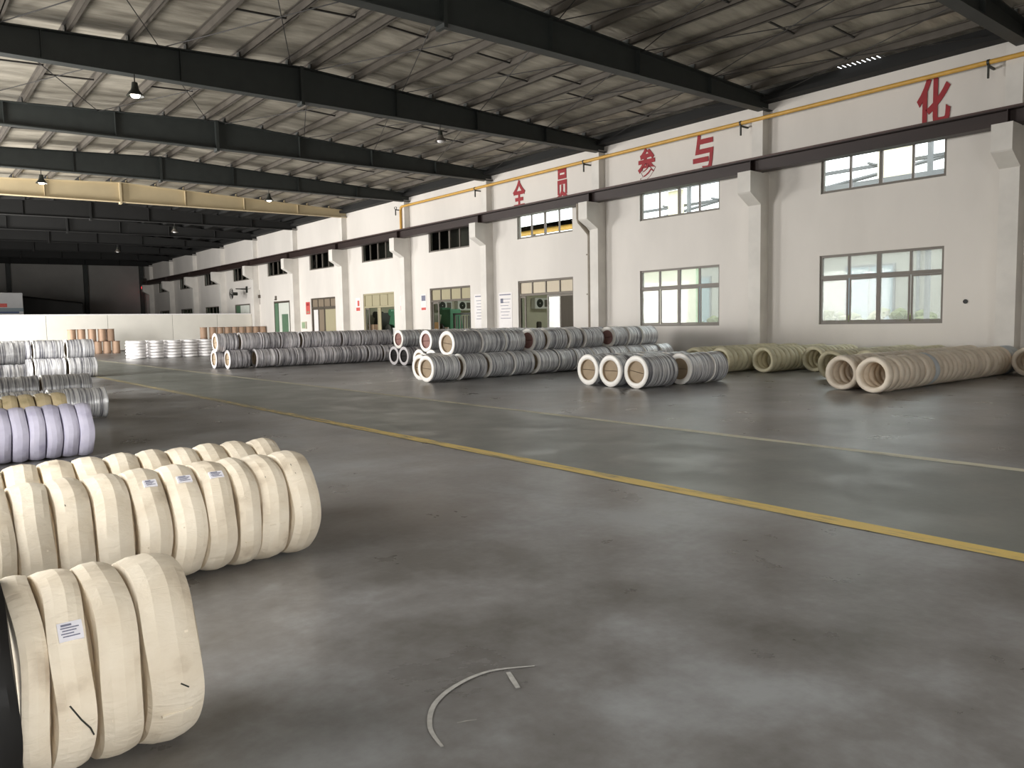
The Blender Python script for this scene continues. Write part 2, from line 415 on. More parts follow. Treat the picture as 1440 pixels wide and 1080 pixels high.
ap = arc([(1.45, 2.2), (1.49, 2.34), (1.60, 2.475), (1.76, 2.55), (1.94, 2.56), (2.12, 2.47)])
obj('chalk_mark', ribbon(ap, [0.022*(0.35+0.65*math.sin(PI*min(1, (i+3)/(len(ap)+3)))) for i in range(len(ap))]), 'chalk', flr)
obj('chalk_mark', ribbon([(1.995, 2.50), (1.965, 2.43), (1.935, 2.36)], [0.02, 0.024, 0.02]), 'chalk', flr)
obj('chalk_mark', ribbon([(1.585, 2.30), (1.62, 2.288), (1.655, 2.27)], [0.003, 0.007, 0.003]), 'chalk', flr)

def wall(name, axis, p0, p1, a0, a1, z0, z1, holes, m):
    """wall slab between planes p0, p1 on the axis, spanning a0..a1 and z0..z1, with rectangular holes"""
    A = sorted({a0, a1, *[h[0] for h in holes], *[h[1] for h in holes]})
    Z = sorted({z0, z1, *[h[2] for h in holes], *[h[3] for h in holes]})
    mb = MB()
    def P(p, a, z): return (p, a, z) if axis == 'x' else (a, p, z)
    def solid(i, j):
        if i < 0 or j < 0 or i >= len(A)-1 or j >= len(Z)-1: return False
        ca, cz = (A[i]+A[i+1])/2, (Z[j]+Z[j+1])/2
        return not any(h[0] < ca < h[1] and h[2] < cz < h[3] for h in holes)
    for i in range(len(A)-1):
        for j in range(len(Z)-1):
            if not solid(i, j): continue
            a, b, c, d = A[i], A[i+1], Z[j], Z[j+1]
            for p in (p0, p1): mb.quad(P(p, a, c), P(p, b, c), P(p, b, d), P(p, a, d))
            if not solid(i-1, j): mb.quad(P(p0, a, c), P(p1, a, c), P(p1, a, d), P(p0, a, d))
            if not solid(i+1, j): mb.quad(P(p0, b, c), P(p1, b, c), P(p1, b, d), P(p0, b, d))
            if not solid(i, j-1): mb.quad(P(p0, a, c), P(p1, a, c), P(p1, b, c), P(p0, b, c))
            if not solid(i, j+1): mb.quad(P(p0, a, d), P(p1, a, d), P(p1, b, d), P(p0, b, d))
    me = bpy.data.meshes.new(name); me.from_pydata(mb.v, [], mb.f)
    bm = bmesh.new(); bm.from_mesh(me); bmesh.ops.remove_doubles(bm, verts=bm.verts, dist=1e-5)
    bmesh.ops.recalc_face_normals(bm, faces=bm.faces); bm.to_mesh(me); bm.free()
    return struct(obj(name, me, m))

BC = [10.78 + BAY*(k-1) for k in range(0, 12)]                # centres of the bays; BC[1] is the nearest in view
LOW = {1: 'win', 2: 'win', 3: 'glazed', 4: 'open', 5: 'open2', 6: 'double', 7: 'green', 8: 'white', 9: 'far', 10: 'far', 11: 'far'}
holes = []
def bay(k):
    c = BC[k]; return c-1.82, c+1.82
for k in range(1, 12):
    a, b = bay(k)
    if b < YB-0.3: holes.append((a, b, 5.31, 6.70))
    t = LOW[k]
    if t == 'win': holes.append((a, b, 1.29, 3.42))
    elif t in ('glazed', 'open', 'open2', 'double'): holes.append((a, b, 0, 3.42))
    elif t == 'green': holes.append((52.85, 55.7, 0, 3.42))
    elif t == 'white': holes.append((60.5, 63.8, 0, 3.42))
    elif t == 'far': holes.append((a, min(b, YB-.3), 1.29, 3.42))
wr = wall('wall_right', 'x', W, W+0.24, YF, YB, 0, 8.46, holes, 'plaster')
wall('wall_left', 'x', XL-0.24, XL, YF, YB, 0, 8.7, [(3.2, 8.0, 0, 4.6), (22.1, 27.9, 0, 4.6), (37.6, 44.4, 0, 4.6), (51.1, 55.9, 0, 4.6)], 'plaster')
wall('wall_front', 'y', YF-0.24, YF, XL-.24, W+.24, 0, 9.2, [(-2.2, 3.4, 0, 4.7)], 'plaster')
wall('wall_back', 'y', YB, YB+0.24, XL, W+.24, 0, 9.3, [], 'dark_sheet')
wbk = bpy.data.objects['wall_back']
for x in (1.2, 5.6, 10.1, 16.9, 22.3):
    obj('column', MB().box(x-.18, x+.18, YB-.4, YB-.002, 0, 8.5), 'steel', wbk)

# low partition of painted panels
pw = struct(empty('wall_middle', (0, YP, 0)))
xs = [XL+.02, 1.4, 5.0, 8.69, 12.46, 16.81, 20.08, W-.02]
panel_me = {}
for a, b in zip(xs, xs[1:]):
    bevel(obj('wall_panel', MB().box(a+.012, b-.012, 0, 0.1, 0.08, 2.58), 'partition', pw), .008)
obj('top_rail', MB().box(XL+.02, W-.02, -.015, .115, 2.58, 2.65), 'white_wrap', pw)
obj('base_rail', MB().box(XL+.02, W-.02, -.015, .115, 0, 0.08), 'frame', pw)
for x in xs[1:-1]: obj('post', MB().box(x-.012, x+.012, .012, .09, .08, 2.58), 'frame', pw)

# columns with corbels along the right wall
corb = MB()
prof = [(22.352, 5.2), (21.78, 5.52), (21.74, 5.56), (21.74, 6.22), (22.352, 6.22)]
b0 = [(x, -0.24, z) for x, z in prof]; b1 = [(x, 0.24, z) for x, z in prof]
corb.v = b0 + b1; n = len(prof)
corb.f = [tuple(range(n)), tuple(range(n, 2*n))] + [(i, (i+1) % n, n+(i+1) % n, n+i) for i in range(n)]
corb_me = corb.mesh('corbel'); corb_me.materials.append(MT['plaster_edge'])
colm = MB().box(22.352, 22.802, -.225, .225, 0, 6.22).mesh('column'); colm.materials.append(MT['plaster_edge'])
ucol = MB().box(22.47, 22.802, -.2, .2, 6.22, 8.3).mesh('upper_column'); ucol.materials.append(MT['plaster_edge'])
for k in range(0, 13):
    y = FY[k] + 0.18
    if y > YB-.3: continue
    c = obj('column', colm, None, wr, (0, y, 0)); obj('corbel', corb_me, None, c); obj('upper_shaft', ucol, None, c)

# trims at the eaves and skirting
struct(obj('trim_1', MB().box(22.35, W+.1, YF, YB, 8.46, 8.60).box(22.55, W+.1, YF, YB, 8.60, 8.86), 'dark_roof'))
struct(obj('baseboard_right', MB().box(W-.012, W-.001, YF, 23.7, 0, 0.12), 'frame'))

# ------------------------------------------------------------------ roof: deck, purlins, rafters, rods
deck = MB(); deck2 = MB()
def zd(x): return ztop(x) + 0.23
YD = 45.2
leak = (10.6, 11.9)
def deckstrip(mb, y0, y1, step=0.9):
    X = [XL-.3 + (W+.3-XL+.3)*i/34 for i in range(35)] + [RX]; X = sorted(set(X))
    for a, b in zip(X, X[1:]):
        if y0 < 10 < y1 and 22.0 < (a+b)/2 < 22.95:
            segs = [(y0, leak[0]), (leak[1], y1)]
            # a torn strip of sheet at the eave lets daylight through
            mid = (a+b)/2
            for q in range(9):
                t0 = leak[0]+(leak[1]-leak[0])*q/9; t1 = leak[0]+(leak[1]-leak[0])*(q+1)/9
                g = 0.02+0.05*random.random()
                mb.quad((a, t0, zd(a)), (mid-g, t0, zd(mid)), (mid-g, t1-.03, zd(mid)), (a, t1-.03, zd(a)))
                mb.quad((mid+g, t0, zd(mid)), (b, t0, zd(b)), (b, t1, zd(b)), (mid+g, t1, zd(mid)))
        else: segs = [(y0, y1)]
        for c, d in segs: mb.quad((a, c, zd(a)), (b, c, zd(b)), (b, d, zd(b)), (a, d, zd(a)))
deckstrip(deck, YF-.3, YD)
cl = struct(obj('ceiling', deck, 'insulation'))
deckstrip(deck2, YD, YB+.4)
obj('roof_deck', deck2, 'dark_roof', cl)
px = []
d = 0.35
while RX+d < W-.2: px.append(RX+d); d += 1.42
d = 0.35
while RX-d > XL+.2: px.append(RX-d); d += 1.42
def zsec(L):
    mb = MB()
    mb.box(-.012, .012, 0, L, 0, .2).box(-.012, .075, 0, L, 0, .018).box(-.075, .012, 0, L, .182, .2); return mb
pm = zsec(BAY-.02).mesh('purlin'); pm.materials.append(MT['purlin'])
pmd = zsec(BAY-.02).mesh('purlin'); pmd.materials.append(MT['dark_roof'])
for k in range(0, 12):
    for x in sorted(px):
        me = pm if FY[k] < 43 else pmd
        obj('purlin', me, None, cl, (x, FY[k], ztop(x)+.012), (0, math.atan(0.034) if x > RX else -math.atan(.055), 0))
rodm = MB().box(0, 1.42, -.022, .022, -.02, .02).mesh('sag_rod'); rodm.materials.append(MT['rod'])
sx = sorted(px)
for k in range(0, 6):
    for i in range(len(sx)-1):
        if abs(sx[i+1]-sx[i]-1.42) > 0.01: continue
        o = obj('sag_rod', rodm, None, cl, (sx[i], FY[k]+BAY*(0.44 if i % 2 else 0.56), ztop(sx[i])+.1),
                (0, math.atan(0.034) if sx[i] > RX else -math.atan(.055), 0))
for k in (1, 2, 3):
    for j in range(0, 4):
        x0, x1 = RX+0.3+3.1*j, RX+0.3+3.1*(j+1)
        for a, b in ((x0, x1), (x1, x0)):
            obj('bracing_rod', MB().tube([(a, FY[k]+.1, ztop(a)-.05), (b, FY[k+1]-.1, ztop(b)-.05)], .013, 6), 'rod', cl)
    for j in range(0, 3):
        x0, x1 = RX-.3-3.6*j, RX-.3-3.6*(j+1)
        for a, b in ((x0, x1), (x1, x0)):
            obj('bracing_rod', MB().tube([(a, FY[k]+.1, ztop(a)-.05), (b, FY[k+1]-.1, ztop(b)-.05)], .013, 6), 'rod', cl)

def rafter_half(x0, x1, fn=.16):
    mb = MB()
    for za, zb, w in ((lambda x: zbot(x), lambda x: zbot(x)+.03, fn), (lambda x: ztop(x)-.03, lambda x: ztop(x), fn), (lambda x: zbot(x)+.03, lambda x: ztop(x)-.03, .012)):
        mb.hexa([(x0, -w, za(x0)), (x1, -w, za(x1)), (x1, w, za(x1)), (x0, w, za(x0)), (x0, -w, zb(x0)), (x1, -w, zb(x1)), (x1, w, zb(x1)), (x0, w, zb(x0))])
    return mb
parts = [('rafter', rafter_half(RX+.001, W-.0)), ('rafter', rafter_half(XL, RX-.001))]
ra_me = {}
def add_rafter(y, m):
    if m not in ra_me:
        L = [(n, q.mesh(n)) for n, q in parts]
        st = []
        for x in (RX+3.2, RX+6.4, RX+9.6, RX-3.4, RX-6.6):
            st.append(MB().box(x-.008, x+.008, -.14, .14, zbot(x)+.03, ztop(x)-.03).mesh('stiffener_plate'))
        sp = MB().box(RX-.05, RX+.05, -.17, .17, zbot(RX)-.09, ztop(RX)+.01).mesh('splice_plate')
        br = []
        for i, x in enumerate(sorted(px)):
            if i % 2 == 0:
                for s in (1,):
                    br.append(MB().tube([(x, s*.02, zbot(x)+.04), (x, s*.75, ztop(x)+.03)], .028, 4).mesh('flange_brace'))
        cle = [MB().box(x-.06, x+.06, -.12, .12, ztop(x), ztop(x)+.012).box(x-.05, x-.035, -.1, .1, ztop(x), ztop(x)+.16).mesh('purlin_cleat') for x in sorted(px)]
        for q in [a[1] for a in L]+st+[sp]+br+cle: q.materials.append(MT[m])
        ra_me[m] = (L, st, sp, br, cle)
    L, st, sp, br, cle = ra_me[m]
    root = None
    for n, q in L:
        o = obj(n, q, None, cl, (0, y, 0))
        if root is None: root = o
    for q in st: obj('stiffener_plate', q, None, root)
    obj('splice_plate', sp, None, root)
    if y < 40:
        for q in br: obj('flange_brace', q, None, root)
    for q in cle: obj('purlin_cleat', q, None, root)
for k in range(0, 13):
    if FY[k] > YB-.5: continue
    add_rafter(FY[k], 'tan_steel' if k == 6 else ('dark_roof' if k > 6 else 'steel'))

# ------------------------------------------------------------------ windows and doors of the right wall
def bars(y, z0, z1, w=.06, x0=W+.07, x1=W+.14): return MB().box(x0, x1, y-w/2, y+w/2, z0, z1)
def frame_mb(a, b, z0, z1, w=.07, x0=W+.05, x1=W+.16, sill=True):
    mb = MB().box(x0, x1, a, a+w, z0, z1).box(x0, x1, b-w, b, z0, z1).box(x0, x1, a+w, b-w, z1-w, z1)
    if sill: mb.box(x0, x1, a+w, b-w, z0, z0+w)
    return mb
WN = [0]
def upper_window(k, fm, gm):
    a, b = bay(k)
    if b > YB-.3: return
    WN[0] += 1
    w = struct(obj('window_%d' % WN[0], frame_mb(a, b, 5.31, 6.70, .08, W+.06, W+.15), fm))
    for q in range(1, 4): obj('mullion', bars(a+(b-a)*q/4, 5.39, 6.62, .10 if q == 2 else .06), fm, w)
    for q in range(4):
        y0, y1 = a+(b-a)*q/4, a+(b-a)*(q+1)/4
        obj('pane', MB().box(W+.103, W+.109, y0+.08, y1-.08, 5.40, 6.61), gm, w)
    obj('sill', MB().box(W-.02, W+.06, a, b, 5.31-.02, 5.31), 'plaster_edge', w)
def low_window(k, fm, gm):
    a, b = bay(k)
    WN[0] += 1
    z0, z1, zt = 1.29, 3.42, 2.74
    w = struct(obj('window_%d' % WN[0], frame_mb(a, b, z0, z1, .07), fm))
    obj('transom', MB().box(W+.05, W+.16, a+.07, b-.07, zt-.05, zt+.05), fm, w)
    obj('mullion', bars((a+b)/2, z0+.07, z1-.07, .12, W+.06, W+.15), fm, w)
    for q in (1, 3): obj('mullion', bars(a+(b-a)*q/4, zt+.05, z1-.07, .06), fm, w)
    for q in range(4):
        y0, y1 = a+(b-a)*q/4+.04, a+(b-a)*(q+1)/4-.04
        obj('pane', MB().box(W+.10, W+.106, y0+.02, y1-.02, zt+.06, z1-.08), gm, w)
        dx = 0.0 if q % 2 else .035
        s = obj('sash', frame_mb(y0-.03, y1+.03, z0+.075, zt-.055, .05, W+.07+dx, W+.10+dx), fm, w)
        obj('pane', MB().box(W+.082+dx, W+.088+dx, y0+.02, y1-.02, z0+.12, zt-.11), gm, s)
for k in (1, 2): upper_window(k, 'frame', 'glass'); low_window(k, 'frame', 'glass_hazy')
for k in range(3, 12): upper_window(k, 'frame', 'glass')
for k in (9, 10, 11):
    if BC[k]+1.82 < YB-.3: low_window(k, 'frame', 'glass')
    
def glazed_door(n, k, zt, tops, fm, leaves, mull=(1, 2, 3)):
    a, b = bay(k)
    d = struct(obj('door_%d' % n, frame_mb(a, b, 0, 3.42, .09, sill=False), fm))
    obj('transom', MB().box(W+.05, W+.16, a+.09, b-.09, zt-.05, zt+.05), fm, d)
    for q in mull: obj('mullion', bars(a+(b-a)*q/4, zt+.05, 3.33, .07), fm, d)
    for q in range(4):
        y0, y1 = a+(b-a)*q/4+.05, a+(b-a)*(q+1)/4-.05
        obj('top_panel', MB().box(W+.10, W+.112, y0, y1, zt+.06, 3.32), tops, d)
    for y0, y1, dx, fill, lm in leaves:
        l = obj('door_leaf', frame_mb(y0, y1, 0.02, zt-.06, .08, W+.07+dx, W+.11+dx), lm, d)
        if fill: obj('pane', MB().box(W+.085+dx, W+.095+dx, y0+.08, y1-.08, .10, zt-.14), fill, l)
        obj('handle', MB().box(W+.04+dx, W+.07+dx, y0+.025, y0+.055, .95, 1.25), 'frame_dark', l)
    return d
a, b = bay(3); m4 = (b-a)/4
glazed_door(1, 3, 2.78, 'beige_panel', 'frame_dark', [(a, a+m4+.04, .03, 'curtain_dark', 'frame_dark'), (a+m4-.04, a+2*m4, .08, 'glass_dull', 'frame'), (b-m4*.5, b-.02, .0, 'glass', 'frame_dark')])
a, b = bay(4)
glazed_door(2, 4, 2.74, 'olive_panel', 'frame_dark', [(b-m4*.75, b-.08, .03, 'glass', 'frame')])
a, b = bay(5)
glazed_door(3, 5, 2.62, 'olive_panel', 'olive_panel', [(b-m4*.6, b-.08, .03, 'glass', 'frame'), (a+2*m4-.1, a+2*m4+.3, .03, 'olive_panel', 'olive_panel')])
a, b = bay(6)
glazed_door(4, 6, 2.78, 'brown_panel', 'frame_dark', [(a+.08, a+2*m4-.02, .03, 'olive_panel', 'frame_dark'), (a+2*m4+.02, a+3*m4, .03, 'brown_panel', 'frame_dark'), (a+3*m4, b-.08, .03, 'poster_white', 'frame_dark')])
# green-framed door with a white leaf
d5 = struct(obj('door_5', frame_mb(52.85, 55.7, 0, 3.42, .12, W-.01, W+.16, sill=False), 'frame_dark'))
obj('door_leaf', MB().box(W+.0, W+.05, 55.02, 55.57, .02, 3.28), 'green_paint', d5)
lf = obj('door_leaf', MB().box(W+.06, W+.11, 52.97, 55.0, .02, 3.28), 'white_paint', d5)
obj('vision_panel', MB().box(W+.045, W+.06, 53.35, 54.45, .5, 2.46), 'green_paint', lf)
obj('handle', MB().box(W+.03, W+.06, 53.05, 53.12, 1.3, 1.6), 'white_paint', lf)
d6 = struct(obj('door_6', frame_mb(60.5, 63.8, 0, 3.42, .1, W-.01, W+.16, sill=False), 'frame'))
obj('door_leaf', MB().box(W+.03, W+.08, 60.6, 62.7, .02, 3.32), 'white_paint', d6)
obj('door_leaf', MB().box(W+.05, W+.10, 62.72, 63.7, .02, 3.32), 'green_paint', d6)

# ------------------------------------------------------------------ annexe behind the right wall and the yard outside
struct(obj('wall_annexe', MB().box(29.5, 29.7, 22.4, YB, 0, 4.3).box(W+.25, 29.7, YB, YB+.2, 0, 8), 'room_green'))
struct(obj('wall_annexe_side', MB().box(W+.25, 29.5, 22.4, 22.6, 0, 4.3), 'room_cream'))
struct(obj('ceiling_annexe', MB().box(W+.245, 29.5, 22.4, YB, 4.25, 4.4), 'room_cream'))
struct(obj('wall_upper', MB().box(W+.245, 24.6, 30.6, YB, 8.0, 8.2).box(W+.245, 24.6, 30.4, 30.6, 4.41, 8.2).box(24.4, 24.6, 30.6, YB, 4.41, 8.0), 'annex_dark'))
for y in (29.5, 37.0, 44.2, 51.5, 58.9):
    struct(obj('wall_room', MB().box(W+.245, 29.49, y-.06, y+.06, 0, 4.24), 'room_cream'))
struct(obj('ground', MB().box(-60, 120, -90, 180, -.12, -.02), 'asphalt'))
for i, y in enumerate((25.6, 33.2, 40.4, 47.8)):  # lamps put in, out of view, to light the side rooms
    t = tag(empty('added_tube_lamp', (25.8, y, 4.1)), 'added tube lamp on the ceiling of the room behind the %s doorway from the right' % ORD[i], 'lamp', 'added tube lamps in the side rooms')
    obj('lamp_body', MB().box(-.06, .06, -.65, .65, .05, .12), 'ac_white', t)
    obj('lamp_tube', MB().tube([(0, -.6, .02), (0, .6, .02)], .025, 8), 'tube', t)
    area('added_tube_light', (25.8, y, 4.05), (0, 0, -1), .5, 1.3, 30 if i in (1, 2) else 24, (.96, 1, .93))

def machine(loc, lab, h=1.9, col='machine_green', tray=True):
    t = tag(empty('wire_machine', loc), lab, 'machine')
    bevel(obj('machine_base', MB().box(-.55, .55, -.8, .8, 0, .7), 'machine_dark', t), .03)
    bevel(obj('machine_head', MB().hexa([(-.5, -.7, .7), (.5, -.7, .7), (.5, .6, .7), (-.5, .6, .7), (-.3, -.5, h), (.4, -.5, h), (.4, .3, h), (-.3, .3, h)]), col, t), .04, 2)
    obj('flywheel', MB().lathe([(-.06, .12), (-.06, .42), (.06, .42), (.06, .12)], 28, 'x', True), 'machine_dark', t, (-.6, .1, 1.15), smooth=40)
    obj('motor', MB().lathe([(-.3, .02), (-.3, .2), (.3, .2), (.3, .02)], 16, 'x'), col, t, (0, .45, h-.1), smooth=40)
    obj('control_panel', MB().box(-.56, -.5, -.6, -.2, .85, 1.35), 'ac_white', t)
    return t
machine((24.78, 35.7, 0), 'green machine on a dark base behind the doorway with two air conditioners', 2.35)
machine((24.78, 43.25, 0), 'dark machine at left behind the doorway with a plain olive top light', 2.3, 'machine_dark')
machine((24.78, 41.3, 0), 'green machine at right behind the doorway with a plain olive top light', 2.4)
def tool_rack(loc, lab):
    t = tag(empty('tool_rack', loc), lab, 'rack')
    for y in (-.75, .75): obj('rack_post', MB().box(-.04, .04, y-.04, y+.04, 0, 2.05), 'machine_dark', t)
    obj('top_bar', MB().box(-.05, .05, -.8, .8, 2.0, 2.1), 'machine_dark', t)
    for i in range(6): obj('bar', MB().tube([(-.05, -.6+.24*i, .3), (-.02, -.6+.24*i, 1.95)], .035, 8), 'frame' if i % 2 else 'machine_dark', t)
tool_rack((24.2, 33.7, 0), 'dark rack of upright steel bars behind the doorway with two air conditioners')
def aircon(loc, lab):
    t = tag(empty('air_conditioner', loc, (0, 0, PI/2)), lab, 'air conditioner')
    bevel(obj('casing', MB().box(-.16, .16, -.5, .5, 0, .55), 'ac_white', t), .02)
    obj('fan_grille', MB().lathe([(-.175, .03), (-.18, .2), (-.165, .215), (-.16, .215)], 20, 'x'), 'machine_dark', t, (0, .18, .28), smooth=40)
    obj('vent', MB().box(-.17, -.155, -.42, -.12, .1, .45), 'frame', t)
aircon((25.1, 36.76, 2.3), 'white air conditioner on the wall at left above the green machine')
aircon((26.5, 36.76, 2.3), 'white air conditioner on the wall at right above the tool rack')
aircon((25.9, 29.26, 2.2), 'white air conditioner seen through the glazed door with beige top panels')
def crate(loc, lab, m='orange', s=(.9, 1.1, .55)):
    t = tag(empty('crate', loc), lab, 'crate')
    obj('crate_bottom', MB().box(-s[0]/2, s[0]/2, -s[1]/2, s[1]/2, 0, .04), m, t)
    for x in (-s[0]/2, s[0]/2-.04): obj('crate_side', MB().box(x, x+.04, -s[1]/2, s[1]/2, .04, s[2]), m, t)
    for y in (-s[1]/2, s[1]/2-.04): obj('crate_end', MB().box(-s[0]/2+.04, s[0]/2-.04, y, y+.04, .04, s[2]), m, t)
    return t
def bench(loc, lab, m):
    t = tag(empty('work_bench', loc), lab, 'bench')
    obj('bench_top', MB().box(-.4, .4, -.9, .9, 1.0, 1.08), m, t); obj('bench_front', MB().box(-.38, -.34, -.86, .86, .4, 1.0), m, t)
    for x in (-.36, .36):
        for y in (-.85, .85): obj('leg', MB().box(x-.03, x+.03, y-.03, y+.03, 0, 1.0), 'machine_dark', t)
    return t
bench((23.55, 35.3, 0), 'orange topped work bench in the doorway with two air conditioners', 'orange')
bench((23.55, 41.9, 0), 'pinkish brown work bench in the doorway with a plain olive top light', 'cardboard')
crate((23.55, 42.2, 1.08), 'pinkish open crate on the brown work bench', 'drum', (.5, 1.0, .5))
crate((23.55, 35.6, 1.08), 'orange open crate on the orange topped bench', 'orange', (.5, .7, .55))
t = tag(empty('water_dispenser', (25.3, 28.72, 0)), 'white water dispenser with dark bottle behind the beige topped glazed door', 'dispenser')
bevel(obj('dispenser_body', MB().box(-.17, .17, -.17, .17, 0, 1.15), 'ac_white', t), .02)
obj('bottle', MB().lathe([(1.15, .06), (1.22, .13), (1.5, .13), (1.56, .09), (1.56, .0)], 18), 'curtain_dark', t, smooth=40)

# yard: a neighbouring workshop, its roof steel, and planting
def neighbour(loc):
    t = tag(empty('neighbour_workshop', loc), 'pale workshop across the yard seen through the two right windows', 'building')
    obj('wall', MB().box(0, .3, -42, 24, 0, 5.9), 'ext_wall', t)
    obj('roof_edge', MB().box(-.5, .5, -42, 24, 5.9, 6.1), 'ext_steel', t)
    obj('roof', MB().hexa([(-.4, -42, 6.1), (14, -42, 6.1), (14, 24, 6.1), (-.4, 24, 6.1), (3, -42, 6.8), (12, -42, 6.8), (12, 24, 6.8), (3, 24, 6.8)]), 'ext_steel', t)
    for i in range(9):
        y = -30 + 5.6*i
        w = obj('window', MB().box(-.06, .02, y, y+2.6, 1.2, 4.2), 'ext_steel', t)
        obj('pane', MB().box(-.08, -.06, y+.1, y+1.25, 1.3, 4.1), 'ext_blue', w); obj('pane', MB().box(-.08, -.06, y+1.35, y+2.5, 1.3, 4.1), 'ext_blue', w)
        obj('pipe', MB().tube([(-.25, y-1.2, 0), (-.25, y-1.2, 5.8)], .09, 8), 'ext_steel', t)
neighbour((40, 20, 0))
def canopy(y0, y1, x, lab):
    t = tag(empty('steel_canopy', (x, y0, 0)), lab, 'canopy')
    L = y1-y0
    for y in (0, L/2, L): obj('post', MB().box(-.08, .08, y-.08, y+.08, -.02, 8.6), 'ext_steel', t)
    obj('beam', MB().box(-.1, .1, -.2, L+.2, 6.7, 6.95), 'ext_steel', t)
    obj('beam', MB().box(-.1, .1, -.2, L+.2, 8.4, 8.65), 'ext_steel', t)
    obj('beam', MB().box(.6, .75, -.2, L+.2, 7.55, 7.68), 'ext_steel', t)
    for q in (.3, .75): obj('hanger', MB().box(.0, .7, L*q-.04, L*q+.04, 7.6, 7.68), 'ext_steel', t)
    obj('beam', MB().tube([(0, 0, 6.85), (4.5, L*.5, 8.5)], .09, 6), 'ext_steel', t)
    obj('beam', MB().tube([(0, L, 6.85), (4.5, L*.4, 8.5)], .09, 6), 'ext_steel', t)
    obj('cream_panel', MB().box(.2, .3, L*.58, L*.72, 6.95, 8.4), 'ext_cream', t)
    obj('awning', MB().hexa([(-1.6, -.2, 6.4), (-.1, -.2, 6.7), (-.1, L*.5, 6.7), (-1.6, L*.5, 6.4), (-1.6, -.2, 6.44), (-.1, -.2, 6.74), (-.1, L*.5, 6.74), (-1.6, L*.5, 6.44)]), 'ext_steel', t)
canopy(8.0, 17.5, 31.0, 'grey steel canopy with a cream panel outside the nearest high window')
canopy(22.0, 29.0, 33.0, 'grey steel canopy outside the second high window from the right')
t = tag(empty('crane_girder', (30.5, 20, 0)), 'yellow girder outside the high window above the glazed door', 'beam')
obj('girder', MB().box(-.15, .15, 9.6, 20, 6.75, 7.0), 'yellow', t)
for y in (10.0, 15, 19.6): obj('post', MB().box(-.1, .1, y-.1, y+.1, -.02, 6.75), 'ext_steel', t); obj('dark_flange', MB().box(-.3, .3, 9.6, 20, 7.0, 7.25), 'machine_dark', t)
def hedge(loc, ly, h, seed, lab):
    rnd = random.Random(seed); bm = bmesh.new()
    for i in range(int(ly*17)):
        c = Vector((rnd.uniform(-.45, .45), rnd.uniform(0, ly), rnd.uniform(.15, h) if i > 6 else .12))
        rr = rnd.uniform(.18, .34)
        bmesh.ops.create_icosphere(bm, subdivisions=1, radius=rr, matrix=Matrix.Translation(c) @ Matrix.Diagonal((1, 1, .8, 1)))
    for v in bm.verts: v.co += Vector((rnd.uniform(-.05, .05), rnd.uniform(-.05, .05), rnd.uniform(-.05, .05)))
    me = bpy.data.meshes.new('hedge'); bm.to_mesh(me); bm.free()
    return tag(obj('hedge', me, 'hedge', None, loc), lab, 'hedge')
hedge((34.2, 9, 0), 12, 1.66, 1, 'low green hedge in the yard outside the nearest low window')
hedge((28.2, 19.5, 0), 1.6, 1.55, 2, 'small green bush in the yard outside the second low window')

# ------------------------------------------------------------------ crane runway beam, gas pipe, downpipe, lettering, wall items
t = tag(empty('crane_runway_beam', (22.2, 0, 0)), 'long dark red crane runway beam lying on the corbels of the white wall', 'beam')
L0, L1 = YF+.1, 90.0
obj('bottom_flange', MB().box(-.13, .27, L0, L1, 6.225, 6.25), 'crane', t)
obj('web', MB().box(.06, .08, L0, L1, 6.25, 6.60), 'crane', t)
obj('top_flange', MB().box(-.15, .29, L0, L1, 6.60, 6.63), 'crane', t)
obj('rail', MB().box(.03, .11, L0, L1, 6.63, 6.72), 'rail', t)
for k in range(0, 13):
    if FY[k]+.18 < 89: obj('stiffener_plate', MB().box(-.12, .26, FY[k]+.17, FY[k]+.19, 6.25, 6.60), 'crane', t)
obj('buffer', MB().box(-.1, .24, L1-.25, L1-.05, 6.73, 7.0), 'machine_dark', t)
t = tag(empty('warning_lamp', (22.05, 89.0, 6.1)), 'small glowing red warning lamp at the far end of the runway beam', 'lamp')
obj('lamp_glass', MB().lathe([(-.28, .0), (-.28, .16), (-.1, .2), (.05, .16), (.05, 0)], 14), 'red_lamp', t, smooth=50)
obj('lamp_core', MB().lathe([(-.42, .0), (-.42, .1), (-.285, .1), (-.285, 0)], 12), 'red_core', t, smooth=50)
obj('lamp_base', MB().box(-.12, .12, -.12, .12, .055, .12), 'machine_dark', t)

gx, gz = 22.40, 7.95
t = tag(empty('gas_pipe', (gx, 0, 0)), 'long yellow gas pipe running under the eaves of the white wall', 'pipe')
obj('pipe_run', MB().tube([(0, YF+.1, gz), (0, 36.6, gz), (0, 36.72, gz-.06), (0, 36.75, gz-.2), (0, 36.75, 6.75)], .062, 12), 'yellow', t, smooth=50)
for k in range(0, 6):
    y = FY[k]+.75
    q = obj('pipe_bracket', MB().box(-.02, W-gx, y-.025, y+.025, gz-.12, gz-.07).box(-.03, .02, y-.02, y+.02, gz-.4, gz-.07), 'machine_dark', t)
    obj('pipe_clip', MB().lathe([(-.03, .066), (-.03, .076), (.03, .076), (.03, .066)], 12, 'z', True), 'machine_dark', q, (0, y, gz), (PI/2, 0, 0))

t = tag(empty('downpipe', (0, 22.33, 0)), 'grey brown downpipe cranked round the corbel of the white column', 'pipe')
obj('pipe_run', MB().tube([(21.84, 0, 6.2), (21.84, 0, 5.62), (21.9, 0, 5.5), (22.42, 0, 5.08), (22.46, 0, 4.95), (22.46, 0, 0.0)], .085, 12), 'downpipe', t, smooth=50)
for z in (4.2, 2.6, 1.0): obj('pipe_clip', MB().box(22.36, 22.79, -.1, .1, z, z+.05), 'downpipe', t)

